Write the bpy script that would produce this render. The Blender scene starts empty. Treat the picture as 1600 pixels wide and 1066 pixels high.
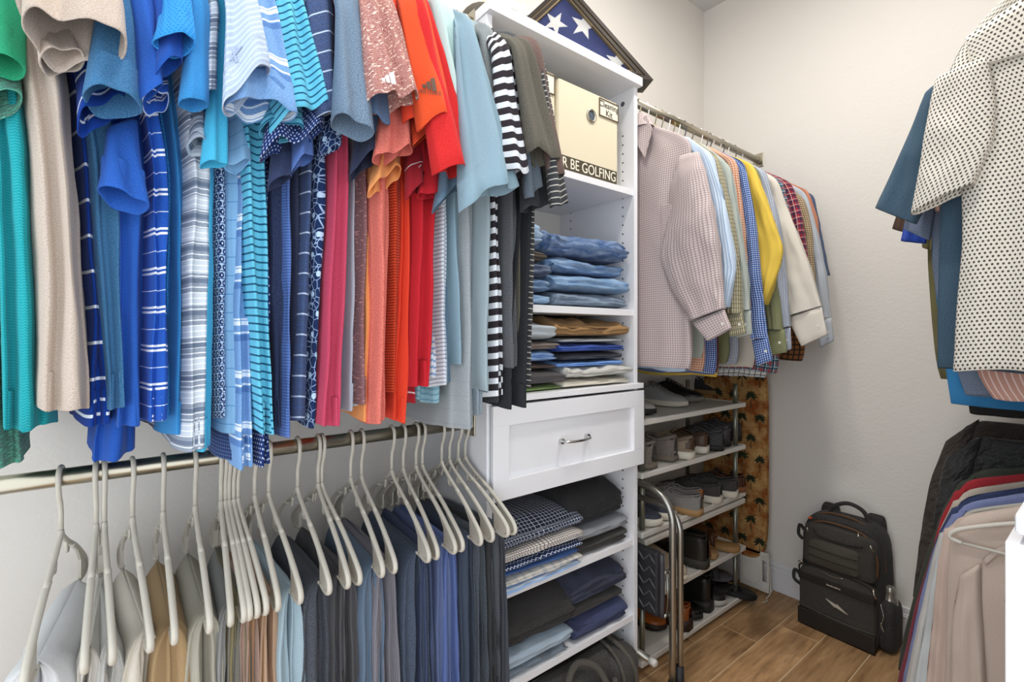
import bpy, bmesh, math, random
import numpy as np
from mathutils import Vector, Matrix, Euler, noise

# ------------------------------------------------------------------ scene, camera, light
S = bpy.context.scene
COL = S.collection
R = math.radians
CX, CZ, TH, FPX, V0 = 1.45, 1.245, R(51.7), 762.0, 524.0     # camera place, yaw, focal length and horizon in pixels
YB, XR, ZC, YF = 2.49, 1.73, 3.02, -.75                      # back wall, right wall, ceiling, front wall
cam_d = bpy.data.cameras.new('camera'); cam = bpy.data.objects.new('camera', cam_d); COL.objects.link(cam)
cam.location = (CX, 0, CZ); cam.rotation_euler = (R(90), 0, TH)
cam_d.sensor_width = 36; cam_d.lens = FPX/1600*36; cam_d.shift_y = -9/1600; cam_d.clip_start = .02
S.camera = cam
S.view_settings.view_transform = 'Standard'; S.view_settings.look = 'None'
S.view_settings.exposure = -0.06; S.view_settings.gamma = 1.0; S.view_settings.use_curve_mapping = False
W = bpy.data.worlds.new('world'); S.world = W; W.use_nodes = True
W.node_tree.nodes['Background'].inputs[0].default_value = (0.90, 0.95, 1.0, 1)
W.node_tree.nodes['Background'].inputs[1].default_value = 2.3
LAMPS = [(.92, .35), (.92, 1.45)]                            # two round ceiling lights of the closet
for i, (x, y) in enumerate(LAMPS):
    l = bpy.data.lights.new('ceiling_lamp_light', 'AREA'); l.shape = 'DISK'; l.size = .2; l.energy = (12, 18)[i]; l.color = (1, .955, .9)
    o = bpy.data.objects.new('ceiling_lamp_light', l); o.location = (x, y, ZC-.075); COL.objects.link(o)

# ------------------------------------------------------------------ helpers
CAM = np.array([CX, 0, CZ]); FW = np.array([-math.sin(TH), math.cos(TH), 0]); RT = np.array([math.cos(TH), math.sin(TH), 0]); UP = np.array([0, 0, 1.])
def at(ax, val, u, v):
    """point of the plane (axis ax = val) that the photograph shows at pixel u, v"""
    d = FW*FPX + RT*(u-800) + UP*(V0-v)
    return CAM + d*((val-CAM[ax])/d[ax])
def ax_(val, u, v): return at(0, val, u, v)
def ay_(val, u, v): return at(1, val, u, v)
def az_(val, u, v): return at(2, val, u, v)
rnd = random.Random(7)
LABELS = {}
def tag(o, label=None, cat=None, group=None, kind=None):
    if label: o['label'] = label
    if cat: o['category'] = cat
    if group: o['group'] = group
    if kind: o['kind'] = kind
    return o
def thing(name, label, cat, loc=(0, 0, 0), rz=0, group=None):
    o = bpy.data.objects.new(name, None); COL.objects.link(o); o.empty_display_size = .02
    o.location = loc; o.rotation_euler = (0, 0, rz)
    return tag(o, label, cat, group)
def inv(parent):
    m = Matrix.Identity(4); p = parent
    while p is not None:
        m = Matrix.LocRotScale(p.location, p.rotation_euler, p.scale) @ m; p = p.parent
    return m.inverted()
def link(name, me, mat, parent=None, world=False):
    """world=True: the mesh is in world coordinates although it hangs under a placed parent"""
    o = bpy.data.objects.new(name, me); COL.objects.link(o)
    if mat is not None and not me.materials: me.materials.append(mat)
    if parent is not None:
        o.parent = parent
        if world:
            mm = inv(parent)
            if mm != Matrix.Identity(4): me.transform(mm)
    return o
def mk(name, verts, faces, mat, parent=None, uv=None, smooth=True, world=False):
    me = bpy.data.meshes.new(name)
    me.from_pydata([tuple(map(float, v)) for v in verts], [], faces)
    if uv is not None:
        l = me.uv_layers.new(name='UVMap')
        l.data.foreach_set('uv', np.asarray(uv, dtype=np.float32).ravel())
    if smooth: me.polygons.foreach_set('use_smooth', [True]*len(me.polygons))
    me.update()
    return link(name, me, mat, parent, world)
def from_bm(name, bm, mat, parent=None, smooth=False, world=False):
    bmesh.ops.recalc_face_normals(bm, faces=bm.faces)
    me = bpy.data.meshes.new(name); bm.to_mesh(me); bm.free()
    if smooth: me.polygons.foreach_set('use_smooth', [True]*len(me.polygons))
    return link(name, me, mat, parent, world)
def add_box(bm, x0, x1, y0, y1, z0, z1, bev=0.0):
    r = bmesh.ops.create_cube(bm, size=1)
    for v in r['verts']:
        v.co = Vector(((x0+x1)/2+v.co.x*(x1-x0), (y0+y1)/2+v.co.y*(y1-y0), (z0+z1)/2+v.co.z*(z1-z0)))
    if bev:
        es = list({e for v in r['verts'] for e in v.link_edges})
        bmesh.ops.bevel(bm, geom=es, offset=bev, segments=2, profile=.5, affect='EDGES')
def box(name, x0, x1, y0, y1, z0, z1, mat, parent=None, bev=.0015, world=False):
    bm = bmesh.new(); add_box(bm, x0, x1, y0, y1, z0, z1, bev)
    return from_bm(name, bm, mat, parent, False, world)
def add_tube(bm, pts, rad, n=8, cap=True):
    pts = [Vector(p) for p in pts]; rings = []
    rr = rad if isinstance(rad, (list, tuple)) else [rad]*len(pts)
    ref = None
    for i, p in enumerate(pts):
        d = (pts[min(i+1, len(pts)-1)]-pts[max(i-1, 0)]).normalized()
        if ref is None:
            ref = Vector((0, 0, 1)) if abs(d.z) < .9 else Vector((1, 0, 0))
        a = (ref - d*ref.dot(d)).normalized(); b = d.cross(a); ref = a
        rings.append([bm.verts.new(p+(a*math.cos(2*math.pi*k/n)+b*math.sin(2*math.pi*k/n))*rr[i]) for k in range(n)])
    for i in range(len(rings)-1):
        for k in range(n):
            f = bm.faces.new((rings[i][k], rings[i][(k+1) % n], rings[i+1][(k+1) % n], rings[i+1][k])); f.smooth = True
    if cap:
        bm.faces.new(rings[0][::-1]); bm.faces.new(rings[-1])
def tube(name, pts, rad, mat, parent=None, n=8, world=False):
    bm = bmesh.new(); add_tube(bm, pts, rad, n)
    bmesh.ops.recalc_face_normals(bm, faces=bm.faces)
    me = bpy.data.meshes.new(name); bm.to_mesh(me); bm.free()
    return link(name, me, mat, parent, world)
def arc(pts, n=6):
    """Catmull-Rom through points"""
    P = [np.array(p, float) for p in pts]; P = [2*P[0]-P[1]]+P+[2*P[-1]-P[-2]]; out = []
    for i in range(1, len(P)-2):
        for k in range(n):
            t = k/n
            out.append(.5*(2*P[i]+(P[i+1]-P[i-1])*t+(2*P[i-1]-5*P[i]+4*P[i+1]-P[i+2])*t*t+(3*P[i]-P[i-1]-3*P[i+1]+P[i+2])*t**3))
    out.append(P[-2]); return out
def add_disc(bm, c, rx, ry, nrm, h, n=14):
    c = Vector(c); nrm = Vector(nrm).normalized()
    a = Vector((0, 0, 1)).cross(nrm).normalized() if abs(nrm.z) < .9 else Vector((1, 0, 0))
    b = nrm.cross(a)
    r0 = [bm.verts.new(c+a*rx*math.cos(2*math.pi*k/n)+b*ry*math.sin(2*math.pi*k/n)) for k in range(n)]
    r1 = [bm.verts.new(v.co+nrm*h) for v in r0]
    for k in range(n): bm.faces.new((r0[k], r0[(k+1) % n], r1[(k+1) % n], r1[k]))
    bm.faces.new(r0[::-1]); bm.faces.new(r1)
def text(name, s, size, loc, rot, mat, parent, ext=.0004, align='CENTER'):
    c = bpy.data.curves.new(name, 'FONT'); c.body = s; c.size = size; c.extrude = ext; c.align_x = align; c.align_y = 'CENTER'
    t = bpy.data.objects.new(name, c); COL.objects.link(t)
    me = bpy.data.meshes.new_from_object(t); bpy.data.objects.remove(t); 
    me.transform(Matrix.LocRotScale(Vector(loc), Euler(rot), None))
    return link(name, me, mat, parent)

# ------------------------------------------------------------------ materials
def lin(h):
    if isinstance(h, str):
        h = h.lstrip('#'); h = [int(h[i:i+2], 16)/255 for i in (0, 2, 4)]
    return tuple((c/12.92 if c <= .04045 else ((c+.055)/1.055)**2.4) for c in h)+(1,)
class NT:
    def __init__(s, name):
        s.m = bpy.data.materials.new(name); s.m.use_nodes = True; s.t = s.m.node_tree; s.n = s.t.nodes
        s.b = s.n['Principled BSDF']
    def put(s, sock, v):
        if hasattr(v, 'node'): s.t.links.new(v, sock)
        else: sock.default_value = v
    def math(s, op, a, b=0.0, c=0.0):
        n = s.n.new('ShaderNodeMath'); n.operation = op
        s.put(n.inputs[0], a); s.put(n.inputs[1], b); s.put(n.inputs[2], c); return n.outputs[0]
    def mix(s, f, a, b, bt='MIX'):
        n = s.n.new('ShaderNodeMix'); n.data_type = 'RGBA'; n.blend_type = bt
        s.put(n.inputs[0], f); s.put(n.inputs[6], a); s.put(n.inputs[7], b); return n.outputs[2]
    def uv(s):
        n = s.n.new('ShaderNodeUVMap'); n.uv_map = 'UVMap'; return n.outputs[0]
    def obj(s):
        return s.n.new('ShaderNodeTexCoord').outputs['Object']
    def sep(s, v):
        n = s.n.new('ShaderNodeSeparateXYZ'); s.put(n.inputs[0], v); return n.outputs
    def comb(s, x, y, z=0.0):
        n = s.n.new('ShaderNodeCombineXYZ'); s.put(n.inputs[0], x); s.put(n.inputs[1], y); s.put(n.inputs[2], z); return n.outputs[0]
    def noise(s, v, scale, detail=2.0, rough=.5):
        n = s.n.new('ShaderNodeTexNoise'); s.put(n.inputs['Vector'], v); n.inputs['Scale'].default_value = scale
        n.inputs['Detail'].default_value = detail; n.inputs['Roughness'].default_value = rough; return n.outputs['Fac']
    def voro(s, v, scale):
        n = s.n.new('ShaderNodeTexVoronoi'); s.put(n.inputs['Vector'], v); n.inputs['Scale'].default_value = scale; return n.outputs
    def ramp(s, f, lo, hi):
        n = s.n.new('ShaderNodeMapRange'); n.inputs[1].default_value = lo; n.inputs[2].default_value = hi; s.put(n.inputs[0], f); return n.outputs[0]
    def bump(s, h, strength, dist):
        n = s.n.new('ShaderNodeBump'); n.inputs['Strength'].default_value = strength; n.inputs['Distance'].default_value = dist
        s.put(n.inputs['Height'], h); s.t.links.new(n.outputs[0], s.b.inputs['Normal'])
    def done(s, col=None, rough=.8, metal=0.0, spec=.3):
        if col is not None: s.put(s.b.inputs['Base Color'], col)
        s.put(s.b.inputs['Roughness'], rough); s.b.inputs['Metallic'].default_value = metal
        s.b.inputs['Specular IOR Level'].default_value = spec; return s.m
MATS = {}
def plain(name, col, rough=.5, metal=0.0, spec=.4, bump=0.0, bscale=200.0, vary=0.0):
    if name in MATS: return MATS[name]
    t = NT(name); c = lin(col)
    if vary: c = t.mix(t.ramp(t.noise(t.obj(), 25, 3), .3, .7), tuple(x*(1-vary) for x in c[:3])+(1,), c)
    if bump: t.bump(t.noise(t.obj(), bscale, 3), bump, .001)
    MATS[name] = t.done(c, rough, metal, spec); return MATS[name]
def fabric(name, base, pats=(), heather=0.0, knit='knit', rough=.9, uvmap=True):
    """woven or knitted cloth, u and v in metres; pats = list of stripes, checks, dots and prints laid over the base colour"""
    if name in MATS: return MATS[name]
    t = NT('fabric_'+name); uvv = t.uv() if uvmap else t.obj(); xyz = t.sep(uvv); u, v = xyz[0], xyz[1]
    if not uvmap: u, v = xyz[1], t.math('ADD', xyz[2], xyz[0])
    c = lin(base)
    if heather:
        n = t.noise(t.comb(t.math('MULTIPLY', u, 380), t.math('MULTIPLY', v, 640)) if uvmap else t.obj(), 1.0 if uvmap else 420.0, 3)
        f = t.ramp(n, .3, .7)
        lo = tuple(max(0, x*(1-heather)) for x in c[:3])+(1,); hi = tuple(min(1, x+(1-x)*heather*.45) for x in c[:3])+(1,)
        c = t.mix(f, lo, hi)
    def fr(co, p, off): return t.math('FRACT', t.math('MULTIPLY_ADD', co, 1/p, off))
    for p in pats:
        k = p[0]; col = lin(p[1])
        if k in ('h', 'v'):                         # stripe: period, width, offset
            m = t.math('LESS_THAN', fr(v if k == 'h' else u, p[2], p[4] if len(p) > 4 else 0.0), p[3]/p[2])
            op = p[5] if len(p) > 5 else 1.0
            if op < 1: m = t.math('MULTIPLY', m, op)
        elif k == 'dot':                            # pitch u, pitch v, half sizes
            row = t.math('FLOOR', t.math('MULTIPLY', v, 1/p[3]))
            uu = t.math('SUBTRACT', t.math('FRACT', t.math('ADD', t.math('MULTIPLY', u, 1/p[2]), t.math('MULTIPLY', row, .5))), .5)
            vv = t.math('SUBTRACT', fr(v, p[3], 0.0), .5)
            a = t.math('MULTIPLY', uu, p[2]/p[4]); b = t.math('MULTIPLY', vv, p[3]/p[5])
            m = t.math('LESS_THAN', t.math('ADD', t.math('MULTIPLY', a, a), t.math('MULTIPLY', b, b)), 1.0)
        elif k == 'fleck':                          # scattered flecks: stretch u, v and threshold
            m = t.math('GREATER_THAN', t.noise(t.comb(t.math('MULTIPLY', u, p[2]), t.math('MULTIPLY', v, p[3])), 1.0, 2), p[4])
        elif k == 'wash':                           # soft worn patches
            m = t.math('MULTIPLY', t.ramp(t.noise(t.comb(t.math('MULTIPLY', u, p[2]), t.math('MULTIPLY', v, p[3])), 1.0, 4, .6), .42, .75), p[4])
        elif k == 'cell':                           # line print along the cells
            n = t.n.new('ShaderNodeTexVoronoi'); n.feature = 'DISTANCE_TO_EDGE'; t.put(n.inputs['Vector'], uvv); n.inputs['Scale'].default_value = p[2]
            m = t.math('LESS_THAN', n.outputs['Distance'], p[3])
        elif k == 'zig':
            z = t.math('ABSOLUTE', t.math('SUBTRACT', fr(u, p[2], 0), .5))
            m = t.math('LESS_THAN', t.math('FRACT', t.math('ADD', t.math('MULTIPLY', v, 1/p[3]), z)), p[4])
        c = t.mix(m, c, col)
    if knit == 'weave' and not uvmap: t.bump(t.noise(t.obj(), 500, 3), .2, .001)
    elif knit == 'weave':
        h = t.math('ADD', t.math('SINE', t.math('MULTIPLY', u, 4200)), t.math('SINE', t.math('MULTIPLY', v, 4200)))
        t.bump(t.math('ADD', h, t.noise(uvv, 120, 3)), .12, .001)
    elif knit == 'crumple': t.bump(t.math('ADD', t.noise(uvv, 16, 3, .6), t.math('MULTIPLY', t.noise(uvv, 45, 2), .35)), .8, .03)
    elif knit == 'herring':
        z = t.math('ABSOLUTE', t.math('SUBTRACT', fr(u, .012, 0), .5))
        h = fr(t.math('ADD', v, t.math('MULTIPLY', z, .012)), .005, 0)
        t.bump(h, .5, .0015)
    elif knit == 'pile': t.bump(t.noise(uvv, 320, 4, .7), .9, .004)
    else: t.bump(t.noise(uvv, 420, 3, .6), .22, .0012)
    t.b.inputs['Sheen Weight'].default_value = .06
    MATS[name] = t.done(c, rough, 0, .12); return MATS[name]

# ------------------------------------------------------------------ cloth: closed tubes of fabric hung through rows of left and right points
def resample(a, m, n, passes=2):
    d = np.concatenate([[0], np.cumsum(np.maximum(m, 1e-4))]); q = np.linspace(0, d[-1], n)
    a = np.asarray(a, float)
    if a.ndim == 1: r = np.interp(q, d, a)
    else: r = np.stack([np.interp(q, d, a[:, k]) for k in range(a.shape[1])], 1)
    for _ in range(passes):
        r2 = r.copy(); r2[1:-1] = .25*r[:-2]+.5*r[1:-1]+.25*r[2:]; r = r2
    return r
def cloth(name, rows, T, mat, parent, amp=.005, k=2.0, seed=0, nz=22, N=44, taper=1.0, e=.6, e2=.75, pleat=(0, 2), wr=.0025, rim=True, hem=.024, top=.0, wsc=9.0, world=True, cap=True, wave=0.0, soft=2):
    rg = np.random.RandomState(seed*13+5)
    L = np.array([r[0] for r in rows], float); Rr = np.array([r[1] for r in rows], float); M = np.linalg.norm(np.diff(L, axis=0), axis=1)+np.linalg.norm(np.diff(Rr, axis=0), axis=1)
    L2, R2, T2 = resample(L, M, nz, soft), resample(Rr, M, nz, soft), resample(np.asarray(T, float), M, nz, soft)
    C = (L2+R2)/2; Wv = (R2-L2)/2; tan = np.gradient(C, axis=0)
    t = np.linspace(0, 2*np.pi, N, endpoint=False)+np.pi
    cs, sn = np.cos(t), np.sin(t)
    s = np.sign(cs)*np.abs(cs)**e; q = np.sign(sn)*np.abs(sn)**e2
    ph = rg.rand(6)*6.28; P = []; dist = np.concatenate([[0], np.cumsum(np.linalg.norm(np.diff(C, axis=0), axis=1))])
    frames = []
    for i in range(nz):
        fr = i/(nz-1); w = np.linalg.norm(Wv[i])+1e-6; wh = Wv[i]/w
        td = np.cross(wh, tan[i]/(np.linalg.norm(tan[i])+1e-9)); td /= np.linalg.norm(td)+1e-9
        a = amp*(top+(1-top)*min(1, fr*1.15))
        f = a*(.6*np.sin(np.pi*k*s+ph[0]+1.2*fr)+.4*np.sin(np.pi*k*1.9*s+ph[1]-1.6*fr))
        tp = taper+(1-taper)*(s+1)/2
        pl = pleat[0]*(.3+.7*fr)*np.cos(np.pi*pleat[1]*q+ph[2]+.7*fr)*np.abs(cs)**1.5*np.sign(s)
        X = C[i]+np.outer(s, Wv[i])+np.outer(q*T2[i]*tp+f, td)+np.outer(pl, wh)
        frames.append((td, f)); P.append(X)
    P = np.array(P)
    if wr:
        for i in range(1, nz):
            td = frames[i][0]
            for j in range(N):
                p = P[i, j]; a = noise.noise(Vector((p[0]*wsc+seed*3.1, p[1]*wsc, p[2]*wsc*.55)))
                b = 1-2.4*abs(noise.noise(Vector((p[0]*wsc*1.5-seed*1.7, p[1]*wsc*1.5+p[2]*3, p[2]*wsc*.8+seed))))
                P[i, j] += td*((a*1.7+max(b, -.3)*.75)*wr*(1 if q[j] >= 0 else -1)*min(1, i/4))
                if wave: P[i, j, 2] += wave*noise.noise(Vector((p[0]*7, p[1]*24, seed*2.3)))*(i/(nz-1))**3
    v = list(dist)
    rowsP = [P[i] for i in range(nz)]
    if rim:                                          # stitched hem band, then the cloth turns inwards
        last = rowsP[-1]; dirn = (C[-1]-C[-2]); dirn = dirn/(np.linalg.norm(dirn)+1e-9); td = frames[-1][0]
        cc = last.mean(0)
        ins = last-np.outer(np.sign(q)*.0022, td)-np.outer(np.sign(s)*.0022*np.abs(cs), Wv[-1]/(np.linalg.norm(Wv[-1])+1e-9))
        rowsP.append(last+dirn*.0015-(last-ins)*.5); v.append(v[-1]+.001)
        rowsP.append(ins); v.append(v[-1]+.001)
        rowsP.append(ins-dirn*.05-(last-ins)*.6); v.append(v[-1]+.05)
    nr = len(rowsP); V = np.concatenate(rowsP)
    per = np.concatenate([[0], np.cumsum(np.linalg.norm(np.diff(np.concatenate([P[-1], P[-1][:1]]), axis=0), axis=1))])
    faces, uv = [], []
    for i in range(nr-1):
        for j in range(N):
            j2 = (j+1) % N
            faces.append((i*N+j, (i+1)*N+j, (i+1)*N+j2, i*N+j2))
            uv += [(per[j], -v[i]), (per[j], -v[i+1]), (per[j+1], -v[i+1]), (per[j+1], -v[i])]
    if cap:
        faces.append(tuple(range(N))); uv += [(per[j], 0) for j in range(N)]
    o = mk(name, V, faces, mat, parent, uv, True, world)
    return o
def rows_y(y, rows, dz=0):
    """rows of pixel pairs read on the plane at depth y"""
    out = []
    for a, b in rows: out.append((ay_(y, *a), ay_(y, *b)))
    return out
# ------------------------------------------------------------------ the room
def wall_mat(name, col):
    t = NT(name); o = t.obj()
    n = t.math('ADD', t.noise(o, 95, 3, .55), t.math('MULTIPLY', t.noise(o, 34, 2), .7))
    t.bump(n, .22, .004); return t.done(lin(col), .75, 0, .25)
M_WALL = wall_mat('wall_paint', '#e6e2dc'); M_CEIL = wall_mat('ceiling_paint', '#d8d6d4')
M_TRIM = plain('trim_paint', '#e6e6e8', .4, 0, .4)
def setting(name, x0, x1, y0, y1, z0, z1, mat, bev=0):
    return tag(box(name, x0, x1, y0, y1, z0, z1, mat, None, bev), kind='structure')
setting('wall_left', -.1, 0, YF-.1, YB+.1, 0, ZC, M_WALL)
setting('wall_back', 0, XR, YB, YB+.1, 0, ZC, M_WALL)
wr_ = setting('wall_right', XR, XR+.1, .68, YB+.1, 0, ZC, M_WALL)         # the camera stands by the doorway of this wall
box('lintel', XR, XR+.1, -.6, .68, 2.45, ZC, M_WALL, wr_, 0); box('wall_stub', XR, XR+.1, YF-.1, -.6, 0, ZC, M_WALL, wr_, 0)
fw = setting('wall_front', 0, .35, YF-.1, YF, 0, ZC, M_WALL)             # unseen front wall, brought near, its wide doorway heightened to let in fill light
box('lintel', .35, XR, YF-.1, YF, 2.8, ZC, M_WALL, fw, 0)
setting('ceiling', -.1, XR+.1, YF-.1, YB+.1, ZC, ZC+.1, M_CEIL)
def baseboard(name, x0, x1, y0, y1, prof):
    o = setting(name, x0, x1, y0, y1, 0, .115, M_TRIM, .003)
    if prof == 'y': box('moulding', x0, x1, y0+.005, y1, .115, .14, M_TRIM, o, .004); box('bead', x0, x1, y0-.002, y1, .098, .106, M_TRIM, o, .002)
    else: box('moulding', min(x0, x1-.0) if x0 < .5 else x0+.005, x1-.005 if x0 < .5 else x1, y0, y1, .115, .14, M_TRIM, o, .004)
baseboard('baseboard_back', 0, XR, YB-.016, YB, 'y')
baseboard('baseboard_left', 0, .016, YF, YB-.016, 'x')
baseboard('baseboard_right', XR-.016, XR, 1.44, YB-.016, 'x')
# floor of wood-look planks with pale grout joints
fl = setting('floor', 0, XR, YF, YB, -.1, -.0012, plain('grout', '#d3b994', .8))
def plank_mat():
    t = NT('wood_look_plank'); oi = t.n.new('ShaderNodeObjectInfo')
    geo = t.n.new('ShaderNodeNewGeometry').outputs['Position']; p = t.sep(geo)
    off = t.math('MULTIPLY', oi.outputs['Random'], 37.0)
    v = t.comb(t.math('MULTIPLY', p[0], 10), t.math('ADD', t.math('MULTIPLY', p[1], 1.6), off), off)
    n1 = t.noise(v, 2.4, 5, .62); n2 = t.noise(t.comb(t.math('MULTIPLY', p[0], 55), t.math('ADD', t.math('MULTIPLY', p[1], 4.5), off), off), 1.6, 4, .6)
    wv = t.n.new('ShaderNodeTexWave'); wv.inputs['Scale'].default_value = 1.3; wv.inputs['Distortion'].default_value = 9; wv.inputs['Detail'].default_value = 3; t.put(wv.inputs['Vector'], v)
    c = t.mix(t.ramp(n1, .32, .68), lin('#94704c'), lin('#cba478'))
    c = t.mix(t.math('MULTIPLY', t.ramp(n2, .5, .75), .55), c, lin('#64472c'))
    c = t.mix(t.math('MULTIPLY', wv.outputs['Fac'], .3), c, lin('#d2a472'))
    kn = t.voro(t.comb(t.math('MULTIPLY', p[0], 3.2), t.math('ADD', t.math('MULTIPLY', p[1], 1.3), off)), 1.1)['Distance']
    c = t.mix(t.ramp(kn, .1, .03), c, lin('#4a2f1c'))
    c = t.mix(t.math('MULTIPLY', t.ramp(t.noise(t.comb(t.math('MULTIPLY', p[0], 4), t.math('ADD', t.math('MULTIPLY', p[1], 2), off)), 1.5, 3), .52, .68), .6), c, lin('#5a3d25'))
    tint = t.math('MULTIPLY_ADD', oi.outputs['Random'], .26, .88)
    hsv = t.n.new('ShaderNodeHueSaturation'); t.put(hsv.inputs['Value'], tint); t.put(hsv.inputs['Color'], c)
    t.bump(n2, .15, .001); return t.done(hsv.outputs[0], .42, 0, .35)
M_PLANK = plank_mat(); pw, plen, g = .1545, .92, .0022
xe = [.36+pw*i for i in range(-3, 10)]
for i, x0 in enumerate(xe[:-1]):
    a, b = max(0, x0), min(XR, x0+pw)
    if b-a < .01: continue
    j0 = 2.005+.195*(i-3); y = j0-plen*math.ceil((j0-YF)/plen)
    while y < YB:
        c, d = max(YF, y), min(YB, y+plen); y += plen
        if d-c > .01: box('plank', a+g, b-g, c+g, d-g, -.02, .0, M_PLANK, fl, .0008)
# ceiling lamps
M_GLASS = NT('lamp_diffuser'); M_GLASS.b.inputs['Emission Color'].default_value = (1, .95, .88, 1); M_GLASS.b.inputs['Emission Strength'].default_value = 3; M_GLASS = M_GLASS.done(lin('#f4f0e8'), .4)
for k, (x, y) in enumerate(LAMPS):
    t = thing('ceiling_lamp', ('round flush ceiling lamp nearer the doorway', 'round flush ceiling lamp nearer the back wall')[k], 'lamp', (x, y, ZC))
    bm = bmesh.new(); add_disc(bm, (0, 0, 0), .16, .16, (0, 0, -1), .03, 28); from_bm('base', bm, plain('lamp_metal', '#b8b4ac', .3, .8), t)
    bm = bmesh.new(); add_disc(bm, (0, 0, -.03), .14, .14, (0, 0, -1), .03, 28); from_bm('diffuser', bm, M_GLASS, t)

# ------------------------------------------------------------------ left tower of shelves with one drawer
M_MEL = plain('white_melamine', '#e9eaee', .38, 0, .4); M_HOLE = plain('pin_hole_dark', '#2a2a2c', .8)
M_STEEL = plain('brushed_nickel', '#b4ae9e', .3, 1.0); M_CHROME = plain('polished_chrome', '#c9c9c9', .12, 1.0)
TY0, TY1, TX, TT = .764, 1.417, .372, .019
tw = thing('shelf_tower', 'tall white shelf tower with one drawer between the two hanging rods', 'shelving', (0, 0, 0))
for y in (TY0, TY1-TT):
    p = box('side_panel', .002, TX, y, y+TT, 0, 2.118, M_MEL, tw, .001)
    bm = bmesh.new(); s = 1 if y == TY0 else -1; yy = y+TT if s > 0 else y
    for x in (.06, .322):
        for n in range(58):
            z = .12+n*.032+.016*(n > 27)
            add_disc(bm, (x, yy-.0004*s, z), .0032, .0032, (0, s, 0), .0008, 8)
    tag(from_bm('pin_holes', bm, M_HOLE, p), kind='stuff')
    for z in (2.075, 1.03):
        bm = bmesh.new(); add_disc(bm, (.322, yy, z), .0085, .0085, (0, s, 0), .0015, 14); from_bm('cam_cap', bm, plain('grey_cap', '#55565a', .5), p)
box('top_shelf', .002, .392, TY0-.003, TY1+.003, 2.118, 2.148, M_MEL, tw, .0015)
for z, th in ((1.758, .022), (1.335, .022), (.527, .022), (.262, .022)):
    box('shelf', .002, TX-.004, TY0+TT, TY1-TT, z-th, z, M_MEL, tw, .001)
box('counter', .002, .394, TY0-.004, TY1+.006, 1.06, 1.078, M_MEL, tw, .0015)
box('back_rail', .002, .012, TY0+TT, TY1-TT, .80, 1.06, M_MEL, tw, .001)
dr = thing('drawer', None, None); dr.parent = tw
bm = bmesh.new()
y0, y1, z0, z1, fx = TY0+.006, TY1+.008, .794, 1.052, .394
add_box(bm, .372, .382, y0, y1, z0, z1, .0008)
fw_ = .055
for a in ((y0, y1, z1-fw_, z1), (y0, y1, z0, z0+fw_), (y0, y0+fw_, z0+fw_, z1-fw_), (y1-fw_, y1, z0+fw_, z1-fw_)):
    add_box(bm, .378, fx, *a, .0012)
from_bm('drawer_front', bm, M_MEL, dr)
bm = bmesh.new()
for a in ((.05, .372, TY0+.03, TY0+.045), (.05, .372, TY1-.045, TY1-.03), (.04, .05, TY0+.03, TY1-.03)): add_box(bm, *a, .81, 1.0)
add_box(bm, .05, .372, TY0+.03, TY1-.03, .805, .812); from_bm('drawer_box', bm, M_MEL, dr)
hy, hz = 1.086, .925
hd = tube('handle', arc([(.386, hy-.056, hz), (.405, hy-.053, hz), (.414, hy-.03, hz), (.418, hy, hz), (.414, hy+.03, hz), (.405, hy+.053, hz), (.386, hy+.056, hz)], 5), .0042, M_CHROME, dr, 10)
bm = bmesh.new()
for s in (-1, 1): add_disc(bm, (.382, hy+.056*s, hz), .0085, .0085, (1, 0, 0), .012, 16)
from_bm('handle_mount', bm, M_CHROME, dr)

# right-hand white drawer unit, only its near side is in view
ru = thing('drawer_cabinet', 'white drawer cabinet at the right edge beside the hanging sweaters', 'cabinet', (0, 0, 0))
bx0 = 1.374
box('body', bx0+.006, XR-.003, .790, 1.36, .02, 1.018, M_MEL, ru, .0015); box('counter', bx0-.004, XR-.003, .78, 1.37, 1.022, 1.046, M_MEL, ru, .004)
box('plinth', bx0+.03, XR-.003, .80, 1.35, 0, .02, M_MEL, ru, .001)
for k in range(4):
    d = box('drawer', bx0-.012, bx0+.006, .784, 1.366, .03+k*.247, .27+k*.247, M_MEL, ru, .002)
    tube('handle', [(bx0-.012, 1.03, .15+k*.247), (bx0-.034, 1.035, .15+k*.247), (bx0-.034, 1.115, .15+k*.247), (bx0-.012, 1.12, .15+k*.247)], .004, M_CHROME, d)
bm = bmesh.new()
for k in range(26): add_box(bm, bx0+.014+k*.012, bx0+.019+k*.012, .7865, .7905, .03, 1.01, .0008)
tag(from_bm('ribbed_side', bm, M_MEL, ru), kind='stuff')

# ------------------------------------------------------------------ hanging rods
ZU, ZL, RX, RXR = 2.122, .997, .295, 1.415
def rod(label, x, z, y0, y1, fl0=True, fl1=True):
    t = thing('closet_rod', label, 'rod', (x, y0, z))
    tube('bar', [(0, 0, 0), (0, y1-y0, 0)], .0155, M_STEEL, t, 20)
    for f, y, s in ((fl0, 0, 1), (fl1, y1-y0, -1)):
        if not f: continue
        bm = bmesh.new(); add_box(bm, -.026, .026, min(y, y+.006*s), max(y, y+.006*s), -.034, .034, .002)
        add_tube(bm, [(0, y+.004*s, 0), (0, y+.022*s, 0)], .0195, 18); from_bm('flange', bm, M_STEEL, t)
    return t
ROD_Y0 = -.62
rod('upper brushed metal rod holding the short-sleeved shirts', RX, ZU, ROD_Y0, TY0)
rod('lower brushed metal rod holding the folded trousers', RX, ZL, ROD_Y0, TY0)
rod('brushed metal rod holding the long-sleeved shirts by the corner', RX, ZU, TY1, YB)
rod('right upper rod holding the dotted shirt', RXR, ZU, .9, YB)
rod('right lower rod holding the sweaters and coats', RXR, ZL, 1.36, YB)
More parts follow.
